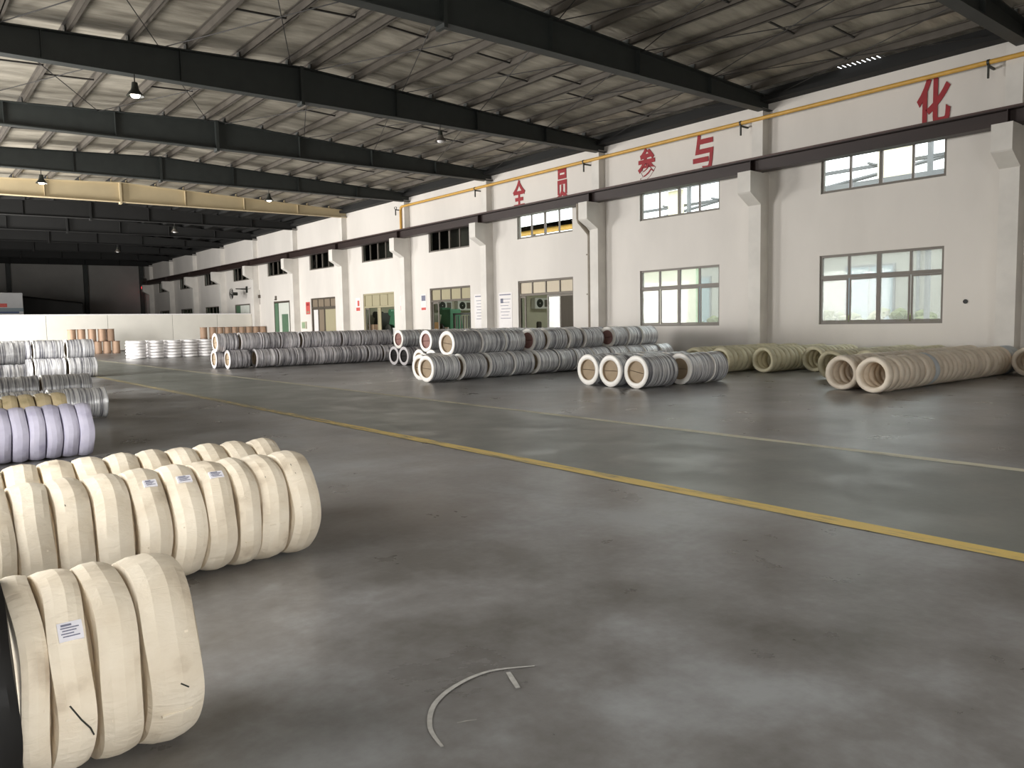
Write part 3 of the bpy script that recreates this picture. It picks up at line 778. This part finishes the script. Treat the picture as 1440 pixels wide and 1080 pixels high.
def character(ch, yc, z0, z1, w, lab):
    cu = bpy.data.curves.new('character', 'FONT'); cu.body = ch; cu.size = 1.0; cu.align_x = 'CENTER'
    cu.extrude = 0.012; cu.offset = 0.028; cu.resolution_u = 3
    tmp = bpy.data.objects.new('tmp', cu); COL.objects.link(tmp)
    dg = bpy.context.evaluated_depsgraph_get(); dg.update()
    me = bpy.data.meshes.new_from_object(tmp.evaluated_get(dg)); bpy.data.objects.remove(tmp)
    xs_ = [v.co.x for v in me.vertices]; ys_ = [v.co.y for v in me.vertices]
    sx_ = w/(max(xs_)-min(xs_)); sy_ = (z1-z0)/(max(ys_)-min(ys_)); cx = (max(xs_)+min(xs_))/2; y0 = min(ys_)
    for v in me.vertices:
        x, y, z = v.co
        v.co = (0-z-.014, -(x-cx)*sx_, (y-y0)*sy_)
    me.materials.clear(); me.materials.append(MT['red_paint'])
    tag(obj('wall_character', me, None, None, (W, yc, z0)), lab, 'sign', 'red characters along the top of the wall')
character('全', 27.1, 6.72, 7.97, .86, 'red wall character farthest left, shaped like a roof over three bars')
character('员', 24.25, 6.66, 8.0, .72, 'red wall character second from left, with a box on top')
character('参', 19.58, 6.76, 8.0, .86, 'red wall character third from left, above the second high window, pointed top')
character('与', 17.0, 6.72, 8.0, .86, 'red wall character fourth from left, made of open zigzag strokes')
character('化', 9.33, 6.72, 8.02, .88, 'red wall character farthest right, alone above the nearest high window')

def poster(y0, y1, z0, z1, base, lab, marks, cat='poster'):
    t = tag(empty('poster', (W-.004, (y0+y1)/2, (z0+z1)/2)), lab, cat)
    obj('sheet', MB().box(-.008, 0, -(y1-y0)/2, (y1-y0)/2, -(z1-z0)/2, (z1-z0)/2), base, t)
    for (a, b, c, d, m) in marks:
        obj('print', MB().box(-.012, -.008, a*(y1-y0), b*(y1-y0), c*(z1-z0), d*(z1-z0)), m, t)
poster(49.5, 50.15, 2.36, 3.2, 'poster_red', 'red poster between the white door and the brown curtained doors', [(-.3, .3, .2, .4, 'red_paint'), (-.3, .3, -.4, -.25, 'cardboard')])
poster(44.5, 45.0, 2.36, 3.25, 'poster_red', 'orange red poster just right of the brown curtained doors', [(-.35, .35, -.42, -.3, 'cardboard')])
poster(42.35, 42.95, 2.38, 3.22, 'poster_white', 'white poster with red foot left of the olive topped doorway', [(-.4, .4, -.45, -.2, 'poster_red'), (-.3, .1, -.1, .3, 'poster_red')])
poster(37.15, 37.7, 2.25, 3.15, 'poster_white', 'white poster with a red block at the column right of the olive doorway', [(-.4, .4, -.42, -.12, 'poster_red'), (-.12, .12, -.1, .08, 'poster_red')])
poster(35.0, 35.55, 2.25, 3.15, 'poster_white', 'white poster with grey patch left of the doorway with air conditioners', [(-.35, .35, .1, .42, 'ink'), (-.4, .4, -.45, -.3, 'poster_red')])
lines = [(-.42, .42, .42, .45, 'ink')] + [(-.4+.08*(i % 3), .35-.06*(i % 2), .3-.09*i, .315-.09*i, 'ink') for i in range(7)]
poster(29.64, 30.68, 1.3, 2.95, 'poster_white', 'large pale notice board left of the column beside the beige topped door', lines+[(-.3, -.1, .2, .36, 'ink')], 'notice board')
poster(27.75, 28.75, 1.3, 2.95, 'poster_white', 'large pale notice board right of the column beside the beige topped door', lines+[(.15, .35, .2, .33, 'ink')], 'notice board')
t = tag(empty('switch_box', (W, 50.4, 1.62)), 'small pale green switch box under the red poster', 'box')
bevel(obj('box_body', MB().box(-.12, 0, -.3, .3, -.25, .25), 'room_cream', t), .01); obj('box_door', MB().box(-.13, -.12, -.25, .25, -.2, .2), 'room_green', t)
t = tag(empty('cable_hole', (W-.002, 8.38, 1.87)), 'small round black cable hole in the wall right of the nearest window', 'hole')
obj('bush_ring', MB().lathe([(-.012, .045), (-.02, .06), (0, .06)], 16, 'x'), 'machine_dark', t); obj('plug', MB().lathe([(-.008, 0), (-.008, .048)], 16, 'x'), 'black', t)
t = tag(empty('door_bell', (W, 55.2, 3.62)), 'small grey bell above the green framed white door', 'bell')
obj('bell_body', MB().box(-.1, 0, -.08, .08, -.12, .2), 'frame', t); obj('bell_arm', MB().box(-.16, -.1, -.03, .03, -.1, -.04), 'frame', t)

# wall fan on its bracket
t = tag(empty('wall_fan', (W, 61.0, 4.4)), 'black wall fan on a long bracket above the partition end', 'fan')
obj('bracket', MB().box(-.9, 0, -.04, .04, .16, .24).box(-.05, 0, -.15, .15, -.1, .4), 'machine_dark', t)
obj('motor', MB().lathe([(-.2, .0), (-.2, .13), (.15, .13), (.15, 0)], 14, 'x'), 'machine_dark', t, (-.95, 0, -.2), smooth=40)
cage = MB()
for q in range(4): cage.lathe([(-.3-.04*q, .42-.1*q), (-.3-.04*q, .44-.1*q), (-.32-.04*q, .43-.1*q)], 20, 'x', True)
for q in range(12):
    aa = 2*PI*q/12; cage.tube([(-.2, .12*math.cos(aa), .12*math.sin(aa)), (-.3, .43*math.cos(aa), .43*math.sin(aa)), (-.44, .05*math.cos(aa), .05*math.sin(aa))], .008, 4)
obj('cage', cage, 'machine_dark', t, (-.95, 0, -.2))
for q in range(3):
    aa = 2*PI*q/3; c, s = math.cos(aa), math.sin(aa)
    obj('blade', MB().quad((-.33, .05*c-.05*s, .05*s+.05*c), (-.3, .38*c-.12*s, .38*s+.12*c), (-.27, .38*c+.12*s, .38*s-.12*c), (-.29, .05*c+.05*s, .05*s-.05*c)), 'black', t, (-.95, 0, -.2))
obj('cable', MB().tube([(-.9, 0, .2), (-.4, -.6, .1), (-.02, -1.8, .3)], .012, 5), 'machine_dark', t)
t = tag(empty('wall_switch', (W, 58.4, 3.9)), 'small grey junction box with cable ends right of the wall fan', 'box')
obj('box_body', MB().box(-.1, 0, -.15, .15, -.12, .12), 'frame_dark', t); obj('cable', MB().box(-.02, 0, -.02, .02, .12, .5), 'frame_dark', t); obj('cable', MB().box(-.02, 0, -.02, .02, -.6, -.12), 'frame_dark', t)

# high-bay lamps hanging from the rafters
lamps = [(5.42, 21.62, True), (14.8, 21.62, False), (5.40, 36.3, True), (14.83, 36.3, True), (14.64, 51.0, False), (14.64, 66.0, False), (3.13, 14.3, False)]
names = ['lit high-bay lamp under the second dark rafter at left', 'dark high-bay lamp under the second rafter right of the ridge', 'lit high-bay lamp just above the cream rafter at far left',
         'lit high-bay lamp under the rafter before the cream one, near the middle', 'dim high-bay lamp in the dark roof just beyond the cream rafter', 'dim high-bay lamp deepest in the dark far roof', 'unlit high-bay lamp at the top left corner beside the nearest left rafter']
lp = {}
lp['rod'] = MB().tube([(0, 0, 0), (0, 0, .22)], .015, 6).mesh('rod'); lp['rod'].materials.append(MT['rod'])
lp['shade'] = MB().lathe([(0, .07), (-.06, .09), (-.2, .2), (-.2, .215), (-.05, .105), (.0, .09)], 20).mesh('shade', 40); lp['shade'].materials.append(MT['machine_dark'])
lp['shade_w'] = MB().lathe([(0, .07), (-.06, .09), (-.2, .2), (-.2, .215), (-.05, .105), (.0, .09)], 20).mesh('shade', 40); lp['shade_w'].materials.append(MT['frame'])
lp['house'] = MB().lathe([(0, 0), (0, .09), (.14, .07), (.14, 0)], 14).mesh('housing', 40); lp['house'].materials.append(MT['machine_dark'])
lp['on'] = MB().lathe([(-.1, .0), (-.1, .08), (-.17, .12), (-.23, .09), (-.25, 0)], 14).mesh('bulb', 60); lp['on'].materials.append(MT['lamp_on'])
lp['off'] = lp['on'].copy(); lp['off'].materials.clear(); lp['off'].materials.append(MT['white_wrap'])
for (x, y, on), nm in zip(lamps, names):
    z = zbot(x)-.36
    t = tag(empty('high_bay_lamp', (x, y, z)), nm, 'lamp', 'high-bay lamps under the roof')
    obj('rod', lp['rod'], None, t, (0, 0, .14)); obj('housing', lp['house'], None, t)
    obj('shade', lp['shade'] if on else lp['shade_w'], None, t); obj('bulb', lp['on'] if on else lp['off'], None, t)

# ------------------------------------------------------------------ coils
def frame_rot(ang): return (0, 0, ang)
# --- silver wire coils: axis along local X, resting on z = 0 with radius R
SIL = {}
def silver_meshes(L, R, seed, mname, core):
    key = (round(L, 2), round(R, 3), seed, mname, core)
    if key in SIL: return SIL[key]
    rnd = random.Random(seed*131+int(L*100))
    ri = R*0.66
    prof = []; n = max(8, int(L/0.045)); e = .012
    for i in range(n+1):
        x = e + (L-2*e)*i/n
        prof.append((x, R - 0.003 - rnd.random()*0.02))
    ph = [rnd.uniform(0, 6.28) for _ in range(3)]
    def jit(k, j, h, rr):
        return h, rr + .004*math.sin(3*2*PI*k/36+ph[0]+j*.3)
    win = MB().lathe(prof, 36, 'x', jit=jit).mesh('wire_winding', 60); win.materials.append(MT[mname])
    def ring(x, s):
        rm = (R+ri)/2; hw = (R-ri)/2
        p = []
        for q in range(9):
            a = PI*q/8
            p.append((x + s*(.022*math.sin(a)) - s*.002, rm + hw*math.cos(a)*0.98))
        return MB().lathe(p, 36, 'x').mesh('end_ring', 60)
    r0 = ring(.024, -1); r1 = ring(L-.024, 1)
    r0.materials.append(MT['end_ring'] if mname == 'silver' else MT['end_ring_grey']); r1.materials.append(MT[mname])
    co = MB().lathe([(.01, ri+.002), (.01, ri-.012), (L-.01, ri-.012), (L-.01, ri+.002)], 30, 'x', True).mesh('cardboard_core', 40); co.materials.append(MT[core])
    pl = []
    for s in (0, 1):
        mb = MB(); rr = ri-.014; nb = 16
        pts = [(rr*math.cos(PI*q/nb), rr*math.sin(PI*q/nb)) for q in range(nb+1)]
        off = .006*rnd.random()*20-.06
        if s: pts = [(c, -max(v, -off+.006)) if False else (c, -v) for c, v in pts]
        gp = .006 if s == 0 else -.006
        for x in (.05, .06):
            mb.v += [(x, c, v + (gp if abs(v) < 1e-6 else 0)) for c, v in pts]
        m_ = nb+1
        mb.f += [tuple(range(m_)), tuple(range(m_, 2*m_))] + [(q, (q+1) % m_, m_+(q+1) % m_, m_+q) for q in range(m_)]
        me = mb.mesh('core_plate'); me.materials.append(MT[core]); pl.append(me)
    SIL[key] = (win, r0, r1, co, pl, R)
    return SIL[key]
def silver(x, y, z, L, R, ang, label, group, seed=0, m='silver', core='cardboard', straps=1):
    win, r0, r1, co, pl, R = silver_meshes(L, R, seed, m, core)
    t = tag(empty('wire_coil', (x, y, z), (0, 0, ang)), label, 'coil', group)
    for n_, q in (('wire_winding', win), ('end_ring', r0), ('end_ring', r1), ('cardboard_core', co)):
        obj(n_, q, None, t, (0, 0, R))
    pa = (seed*.37+L) % .35 - .17
    for q in pl: obj('core_plate', q, None, t, (0, 0, R), (pa, 0, 0))
    return t
def silver_row(x0, y0, z, R, segs, ang, where, group, m='silver', cores=None, face='left'):
    """segs: list of (start, end) measured along the row from x0"""
    ca, sa = math.cos(ang), math.sin(ang)
    for i, (a, b) in enumerate(segs):
        L = b-a-.02
        silver(x0+a*ca, y0+a*sa, z, round(L, 2), R, ang, 'silver coil, %s from left in %s' % (ORD[i], where), group, i % 4, m,
               (cores or {}).get(i, 'cardboard'))
RS = .355
dy = RS*2+.006
# middle stack (rows turned slightly)
A = .06
def rowy(x, n): return 16.9 + math.tan(A)*(x-10.92) + n*dy/math.cos(A)
g = 'silver coils in the middle stack'
silver_row(10.92, 16.9, 0, RS, [(0, .94), (1.06, 1.88), (1.99, 2.86), (2.90, 3.70), (3.87, 4.7), (4.7, 5.5), (5.5, 6.3), (6.3, 7.15), (7.2, 8.05), (8.05, 8.9), (8.9, 9.75), (9.8, 10.5)], A, 'bottom front row of middle stack', g)
silver_row(11.1, rowy(11.1, 1), 0, RS, [(.1+.86*i, .94+.86*i) for i in range(11)], A, 'second bottom row of middle stack', g)
silver_row(11.6, rowy(11.6, 2), 0, RS, [(.2+.86*i, 1.04+.86*i) for i in range(11)], A, 'third bottom row of middle stack', g)
zt = RS*math.sqrt(3)+.008
silver_row(11.88, rowy(11.88, .5), zt, RS, [(0, 1.0), (1.02, 1.9), (1.9, 2.7), (3.05, 3.52), (3.66, 4.5), (4.6, 5.22), (5.32, 6.2), (6.72, 7.45), (7.5, 8.2), (8.22, 9.1)], A, 'top front row of middle stack', g, cores={3: 'cardboard_red', 7: 'cardboard_red'})
silver_row(13.1, rowy(13.1, 1.5), zt, RS, [(.86*i, .84+.86*i) for i in range(9)], A, 'top back row of middle stack', g)
# stack behind it, with pinkish cores
g = 'silver coils in the stack behind the middle one'
for j, yy in enumerate((20.65, 20.65+dy)):
    silver_row(13.55, yy, 0, RS, [(.86*i, .84+.86*i) for i in range(8)], .03, '%s bottom row behind the middle stack' % ('near', 'far')[j], g)
silver_row(13.6, 20.65+dy/2, zt, RS, [(.86*i, .84+.86*i) for i in range(8)], .03, 'top row behind the middle stack', g, cores={0: 'cardboard_red'})
g = 'silver coils in the stack nearest the doors'
for j, yy in enumerate((24.7, 24.7+dy)):
    silver_row(15.0, yy, 0, RS, [(.86*i, .84+.86*i) for i in range(7)], 0, '%s bottom row of stack nearest the doors' % ('near', 'far')[j], g, 'silver_dark', {0: 'black'})
silver_row(15.0, 24.7+dy/2, zt, RS, [(.86*i, .84+.86*i) for i in range(7)], 0, 'top row of stack nearest the doors', g, 'silver', {0: 'cardboard_red'})
# long dark stack at left of the middle
g = 'silver coils in the long left stack'
segs = [(0, .78)] + [(1.0, 1.85), (1.87, 2.6), (2.6, 3.35), (3.35, 4.1), (4.1, 4.9), (4.9, 5.62), (5.66, 6.3), (6.36, 6.95), (7.05, 7.85)]
silver_row(9.8, 28.55, 0, RS, segs, -.02, 'bottom front row of long dark stack', g, 'silver_dark')
silver_row(9.55, 28.55+dy, 0, RS, [(.84*i, .82+.84*i) for i in range(9)], -.02, 'bottom back row of long dark stack', g, 'silver_dark')
silver_row(9.5, 28.55+dy/2, zt, RS, [(0, .82), (.88, 1.7), (1.7, 2.4), (2.42, 3.2), (3.28, 4.1), (4.1, 4.95), (5.0, 5.82), (5.85, 6.6), (6.6, 7.3)], -.02, 'top row of long dark stack', g, 'silver_dark')
# three short rows in front, at right of the middle
RH = .37; dh = .75
g = 'silver coils in the short front rows'
silver_row(12.88, 11.42, 0, RH, [(0, 1.05), (1.45, 2.3), (2.32, 2.85)], -.04, 'nearest short row beside beige rings', g)
silver_row(12.85, 11.42+dh, 0, RH, [(0, .9), (.95, 1.75), (1.8, 2.6)], -.04, 'middle short row beside beige rings', g)
silver_row(12.88, 11.42+2*dh, 0, RH, [(0, .9), (.95, 1.75), (1.8, 2.6)], -.04, 'farthest short row beside beige rings', g)
# left side: rows that end at the right
g = 'silver coils at the left edge'
silver_row(.15, 14.75, 0, .27, [(0, .95), (.96, 1.9), (1.91, 2.82)], 0, 'row just behind the tan wrapped coils', g)
silver_row(.55, 18.7, 0, .30, [(0, .95), (.96, 1.95), (1.96, 2.92)], 0, 'second row behind tan wrapped coils', g)
for j in range(2):
    silver_row(2.75+.0*j, 28.0+.67*j, 0, .33, [(0, .85), (.87, 1.75), (1.8, 2.65)], 0, '%s bottom row of far left stack' % ('near', 'back')[j], g)
silver_row(2.78, 28.335, .33*math.sqrt(3)+.008, .33, [(0, .85), (.87, 1.74), (1.79, 2.62)], 0, 'top row of far left stack', g)
for j in range(2):
    silver_row(1.0, 24.1+.67*j, 0, .33, [(0, .85), (.87, 1.95)], 0, '%s bottom row at far left edge' % ('near', 'back')[j], g)
silver_row(1.0, 24.435, .33*math.sqrt(3)+.008, .33, [(0, .9), (.92, 1.98)], 0, 'top row at far left edge', g)

# --- wrapped coils standing on their treads, axis along local X
def wrap_mesh(w, R, ri, seed, segs=80, facet=True, wob=.0022):
    rnd = random.Random(seed)
    h = w/2
    cr = min(.05, h*.5); q = min(h, .09)/.09
    prof = [(-h*.80, ri), (-h, ri+cr), (-h, R-.042), (-h*.94, R-.019*q), (-h*.48, R-.005*q), (0.14*h, R), (h*.62, R-.009*q), (h*.94, R-.021*q), (h, R-.044), (h, ri+cr), (h*.80, ri)]
    ph = [rnd.uniform(0, 6.28) for _ in range(6)]
    sk = rnd.uniform(-.006, .006)
    def jit(k, j, x, rr):
        a = 2*PI*k/segs
        d = wob*(math.sin(3*a+ph[0]+j*.9) + math.sin(7*a+ph[1]-j*.5)*.7 + math.sin(13*a+ph[4]+j*1.7)*.3)
        return x + .5*sk*math.sin(a+ph[2]) + (.0015 if j in (0, 1, 2, 8, 9, 10) else .006)*math.sin(4*a+ph[3]), rr + d
    return MB().lathe(prof, segs, 'x', True, jit=jit).mesh('wrap', 11)
def tread_patch(R, a0, a1, x0, x1, lift=.004, n=6):
    """curved strip lying on the tread between polar angles a0..a1 (0 = up, positive towards -Y) and x0..x1"""
    mb = MB()
    for i in range(n+1):
        a = a0+(a1-a0)*i/n
        for rr in (R+lift, R-.006):
            for x in (x0, x1): mb.v.append((x, -rr*math.sin(a), rr*math.cos(a)))
    for i in range(n):
        b = 4*i; c = b+4
        mb.f += [(b, b+1, c+1, c), (b+2, c+2, c+3, b+3), (b, c, c+2, b+2), (b+1, b+3, c+3, c+1)]
    mb.f += [(0, 2, 3, 1), (4*n, 4*n+1, 4*n+3, 4*n+2)]
    return mb
CW = {}
def wrapped(x, y, w, R, m, label, group, seed, ri=None, tilt=0, yaw_=0, roll_=0, name='wrapped_coil'):
    k = (round(w, 3), round(R, 3), seed % 5, m)
    if k not in CW:
        CW[k] = wrap_mesh(w, R, ri or R*.6, seed % 5+3); CW[k].materials.append(MT[m])
    t = tag(empty(name, (x, y, 0), (0, tilt, yaw_)), label, 'coil', group)
    obj('wrap', CW[k], None, t, (0, 0, R), (roll_, 0, 0))
    return t
def sheet(t, R, a0, a1, x0, x1):
    l = obj('label_sheet', tread_patch(R, a0, a1, x0, x1, .014), 'paper', t, (0, 0, R)); l['label'] = 'white paper label with grey print'
    da = (a1-a0)
    for q in range(4):
        aa = a0+da*(.3+.15*q)
        obj('print', tread_patch(R, aa, aa+da*.05, x0+.008+.004*(q % 2), x1-.01-.008*(q % 3), .016, 2), 'ink', l)
    obj('print', tread_patch(R, a0+da*.12, a0+da*.22, x0+.01, x1-.03, .016, 2), 'ink', l)
def seam(t, R, a, w, m):
    obj('tape_seam', tread_patch(R, a, a+.022, -w*.28, w*.26, .001, 2), m, t, (0, 0, R))
def wire_end(t, R, pts):
    obj('wire_end', MB().tube([(x, -(R+.008)*math.sin(a), (R+.008)*math.cos(a)) for x, a in pts], .0028, 6), 'machine_dark', t, (0, 0, R))
R1 = .338
g = 'cream wrapped coils in the nearest row'
yc = 2.97+.0
cx_ = [.295, .402, .534, .700]; ws = [.080, .115, .127, .180]
lab1 = ['cream wrapped coil beside the black form in the nearest row', 'cream wrapped coil with a white paper label in the nearest row', 'cream wrapped coil, second from the right end of the nearest row', 'cream wrapped coil at the right end of the nearest row']
near = []
for i in range(4):
    t = wrapped(cx_[i], 3.02-.012*i, ws[i], R1, 'cream_cloth', lab1[i], g, i, roll_=i*1.7); near.append(t)
    seam(t, R1-.006, 1.55+.14*i, ws[i], 'cream_cloth'); 
sheet(near[1], R1-.006, .80, .98, -.03, .04)
wire_end(near[1], R1-.01, [(-.02, 1.55), (.01, 1.72), (.035, 1.84), (.045, 1.93)])
wire_end(near[3], R1-.008, [(.005, 1.62), (.03, 1.68)])
seam(near[3], R1-.006, 1.12, ws[3], 'cream_cloth'); seam(near[2], R1-.006, 1.35, ws[2], 'cream_cloth')
wrapped(.168, 2.96, .14, .365, 'black', 'black coil-shaped form at the left end of the nearest row', None, 4, yaw_=.035)  # black body modelled for an unidentified dark form
R2 = .34
g = 'cream wrapped coils in the second row'
edges = [-.06, .115, .29, .465, .645, .83, 1.03, 1.22, 1.41, 1.59, 1.735, 1.925, 2.125]
nn = len(edges)-1
for i in range(nn):
    w = edges[i+1]-edges[i]-.011
    lab = 'cream wrapped coil, %s from right end of front second row' % ORD[nn-1-i]
    t = wrapped((edges[i]+edges[i+1])/2, 4.87 + random.uniform(-.012, .012), w, R2, 'cream_cloth', lab, g, i+2, roll_=i*1.3)
    seam(t, R2-.006, 1.2+.25*((i*7) % 4), w, 'cream_cloth')
    if i in (6, 7, 8): sheet(t, R2-.006, .5, .66, -.02 if i == 6 else -.03, .05)
    if i in (4, 10, 11): wire_end(t, R2-.008, [(-.04, .55), (-.035, .8)])
g = 'cream wrapped coils in the back second row'
edges = [-.3+.19*i for i in range(14)]
for i in range(13):
    t = wrapped(edges[i]+.0925+.06, 5.585+random.uniform(-.015, .015), .178, R2, 'cream_cloth', 'cream wrapped coil, %s from right end of back second row' % ORD[12-i], g, i+1, roll_=i*.9)
    if i == 7: wire_end(t, R2-.008, [(.02, .2), (.0, .5)])
g = 'lilac wrapped coils'
edges = [.04+.167*i for i in range(12)]
for i in range(11):
    wrapped(edges[i]+.0865+.015, 10.42, .158, .32, 'lilac_cloth', 'lilac wrapped coil, %s from right end of lilac row' % ORD[10-i], g, i, roll_=i)
g = 'tan wrapped coils behind the lilac row'
for i in range(9):
    wrapped(0.3+.172*i, 11.18, .162, .365, 'tan_cloth', 'tan wrapped coil, %s from right end of row behind lilac coils' % ORD[8-i], g, i, roll_=i*2)

# --- beige rings by the right wall
def ring_mesh(w, R, ri, seed):
    rnd = random.Random(seed); h = w/2; rm = (R+ri)/2; q = (R-ri)/2
    prof = []
    for k in range(12):
        a = 2*PI*k/12+PI/12
        c, s = math.cos(a), math.sin(a)
        ex = .75
        prof.append((h*math.copysign(abs(c)**ex, c), rm+q*math.copysign(abs(s)**ex, s)))
    ph = rnd.uniform(0, 6)
    def jit(k, j, x, rr):
        a = 2*PI*k/36
        return x+.006*math.sin(2*a+ph), rr+.005*math.sin(3*a+ph)+(rnd.random()-.5)*.004
    return MB().lathe(prof, 36, 'x', True, jit=jit).mesh('wrapped_ring', 70)
RG = {}
def ringm(m, w, v):
    k = (m, w, v)
    if k not in RG: RG[k] = ring_mesh(w, .36, .245, v*17+int(w*100)); RG[k].materials.append(MT[m])
    return RG[k]
def ring_row(x0, x1, y, m, where, group, pitch=.235, alt=None, w=.2, slope=0.0, lean=.0):
    i = 0; x = x0+w/2
    rnd = random.Random(int(y*100))
    while x < x1:
        mm = (alt or {}).get(i, m)
        o = obj('wrapped_ring', ringm(mm, w, i % 4), None, None, (x, y+slope*(x-x0)+rnd.uniform(-.012, .012), .358), (rnd.uniform(0, 6.28), lean+rnd.uniform(-.015, .015), rnd.uniform(-.03, .03)))
        col = {'beige_ring': 'beige', 'olive_ring': 'olive beige', 'pale_ring': 'pale bluish white'}[mm]
        tag(o, '%s ring coil, %s from aisle end of %s' % (col, ORD[min(i, len(ORD)-1)], where), 'coil', group)
        x += pitch; i += 1
gb = 'wrapped ring coils by the right wall'
ring_row(14.98, 22.3, 7.15, 'beige_ring', 'nearest long ring row', gb, alt={9: 'pale_ring', 28: 'pale_ring', 29: 'pale_ring', 30: 'pale_ring'})
ring_row(15.28, 22.0, 7.95, 'beige_ring', 'second long ring row', gb)
ring_row(17.9, 22.2, 8.72, 'olive_ring', 'third ring row from front', gb)
ring_row(17.75, 22.2, 9.5, 'olive_ring', 'fourth ring row from front', gb)
ring_row(20.0, 22.2, 11.2, 'olive_ring', 'fifth ring row from front', gb)
ring_row(18.9, 22.2, 12.1, 'olive_ring', 'ring row right of the column', gb)
ring_row(18.25, 22.2, 13.05, 'olive_ring', 'ring row beside silver coils', gb)
ring_row(18.1, 22.2, 13.85, 'olive_ring', 'farthest ring row by window', gb)
ring_row(21.3, 22.3, 6.42, 'beige_ring', 'short row at right edge', gb, alt={0: 'beige_ring'})
ring_row(19.3, 21.0, 5.55, 'beige_ring', 'row cut by right edge', gb)

# --- flat white ring stacks and brown drums before the partition
fr = ring_mesh(.14, .41, .2, 5); fr.materials.append(MT['white_wrap'])
g = 'flat white ring coils before the partition'
for j, yy in enumerate((43.2, 44.3)):
    for i in range(5):
        nlay = 6 if j == 0 else 6
        for q in range(nlay):
            o = obj('flat_ring', fr, None, None, (10.28+.86*i+.06*j+random.uniform(-.02, .02), yy+random.uniform(-.02, .02),   .08+.156*q), (0, PI/2, random.uniform(0, 6)))
            tag(o, 'flat white ring coil, %s layer up, %s %s stack from left' % (ORD[q], ORD[i], ('front', 'back')[j]), 'coil', g)
g = 'flat white ring coils right of the drums'
for i in range(2):
    for q in range(4):
        o = obj('flat_ring', fr, None, None, (12.75+.84*i, 54.5,   .08+.156*q), (0, PI/2, random.uniform(0, 6)))
        tag(o, 'flat white ring coil, %s layer up, %s low stack right of drums' % (ORD[q], ('left', 'right')[i]), 'coil', g)

dm = {}
dm['drum_body'] = MB().lathe([(.02, .24), (.78, .24)], 26).mesh('drum_body', 50); dm['drum_body'].materials.append(MT['drum'])
dm['rim0'] = MB().lathe([(0, .0), (0, .252), (.045, .252), (.045, .24)], 26).mesh('bottom_rim', 40); dm['rim0'].materials.append(MT['drum_rim'])
dm['rim1'] = MB().lathe([(.755, .24), (.755, .254), (.8, .254), (.8, .22)], 26).mesh('top_rim', 40); dm['rim1'].materials.append(MT['drum_rim'])
dm['lid'] = MB().lathe([(.8, .222), (.79, .215), (.79, 0)], 26).mesh('lid', 40); dm['lid'].materials.append(MT['drum'])
def drum(x, y, z, label, group):
    t = tag(empty('fibre_drum', (x, y, z)), label, 'drum', group)
    obj('drum_body', dm['drum_body'], None, t); obj('bottom_rim', dm['rim0'], None, t); obj('top_rim', dm['rim1'], None, t); obj('lid', dm['lid'], None, t)
g = 'brown fibre drums at left before the partition'
bx = [8.66, 9.2, 9.74, 10.28, 10.92, 11.45, 12.0]
for i, x in enumerate(bx): drum(x, 56.0, 0, 'brown fibre drum on floor, %s from right of left drum group' % ORD[len(bx)-1-i], g)
tx = [9.46, 10.0, 10.62, 11.2, 11.72]
for i, x in enumerate(tx): drum(x, 56.0+(.0 if i < 4 else .12), .803, 'brown fibre drum in top layer, %s from right of left drum group' % ORD[len(tx)-1-i], g)
drum(8.2, 55.4, .0, 'brown fibre drum standing apart left of the left drum group', g)
g = 'brown fibre drums at right before the partition'
for i in range(9):
    x = 18.25+.53*i + (.0 if i else -.12)
    drum(x, 57.4, 0, 'brown fibre drum on floor, %s from left of right drum group' % ORD[i], g)
    drum(x, 57.4, .803, 'brown fibre drum in top layer, %s from left of right drum group' % ORD[i], g)

# --- beyond the partition
t = tag(empty('site_cabin', (6.9, 72, 0)), 'white cabin with a blue band showing above the left of the partition', 'cabin')
bevel(obj('cabin_body', MB().box(-4, 2.0, 0, 3, 0.1, 4.6), 'cabin', t), .03)
obj('blue_band', MB().box(-4, 1.7, -.02, 0, 2.98, 3.12), 'blue', t); obj('pale_band', MB().box(-4, 2.0, -.015, 0, 3.13, 3.4), 'ext_blue', t)
obj('red_mark', MB().box(-.1, .92, -.02, 0, 3.46, 3.75), 'poster_red', t)
obj('skid', MB().box(-4, 2.0, 0, .3, 0, .1).box(-4, 2.0, 2.7, 3, 0, .1), 'machine_dark', t)
t = tag(empty('covered_pile', (11.6, 81, 0)), 'black sheeted pile in the shadows beyond the partition', 'pile')
bevel(obj('cover_sheet', MB().hexa([(-2.6, -1.5, 0.02), (3.2, -1.5, 0.02), (3.2, 2, 0.02), (-2.6, 2, 0.02), (-2.4, -1.2, 4.75), (3.0, -1.2, 4.1), (3.0, 1.7, 4.1), (-2.4, 1.7, 4.75)]), 'black', t), .15, 3)
obj('tie_rope', MB().tube([(-2.6, -1.42, 2.4), (3.2, -1.42, 2.3)], .03, 6), 'machine_dark', t)
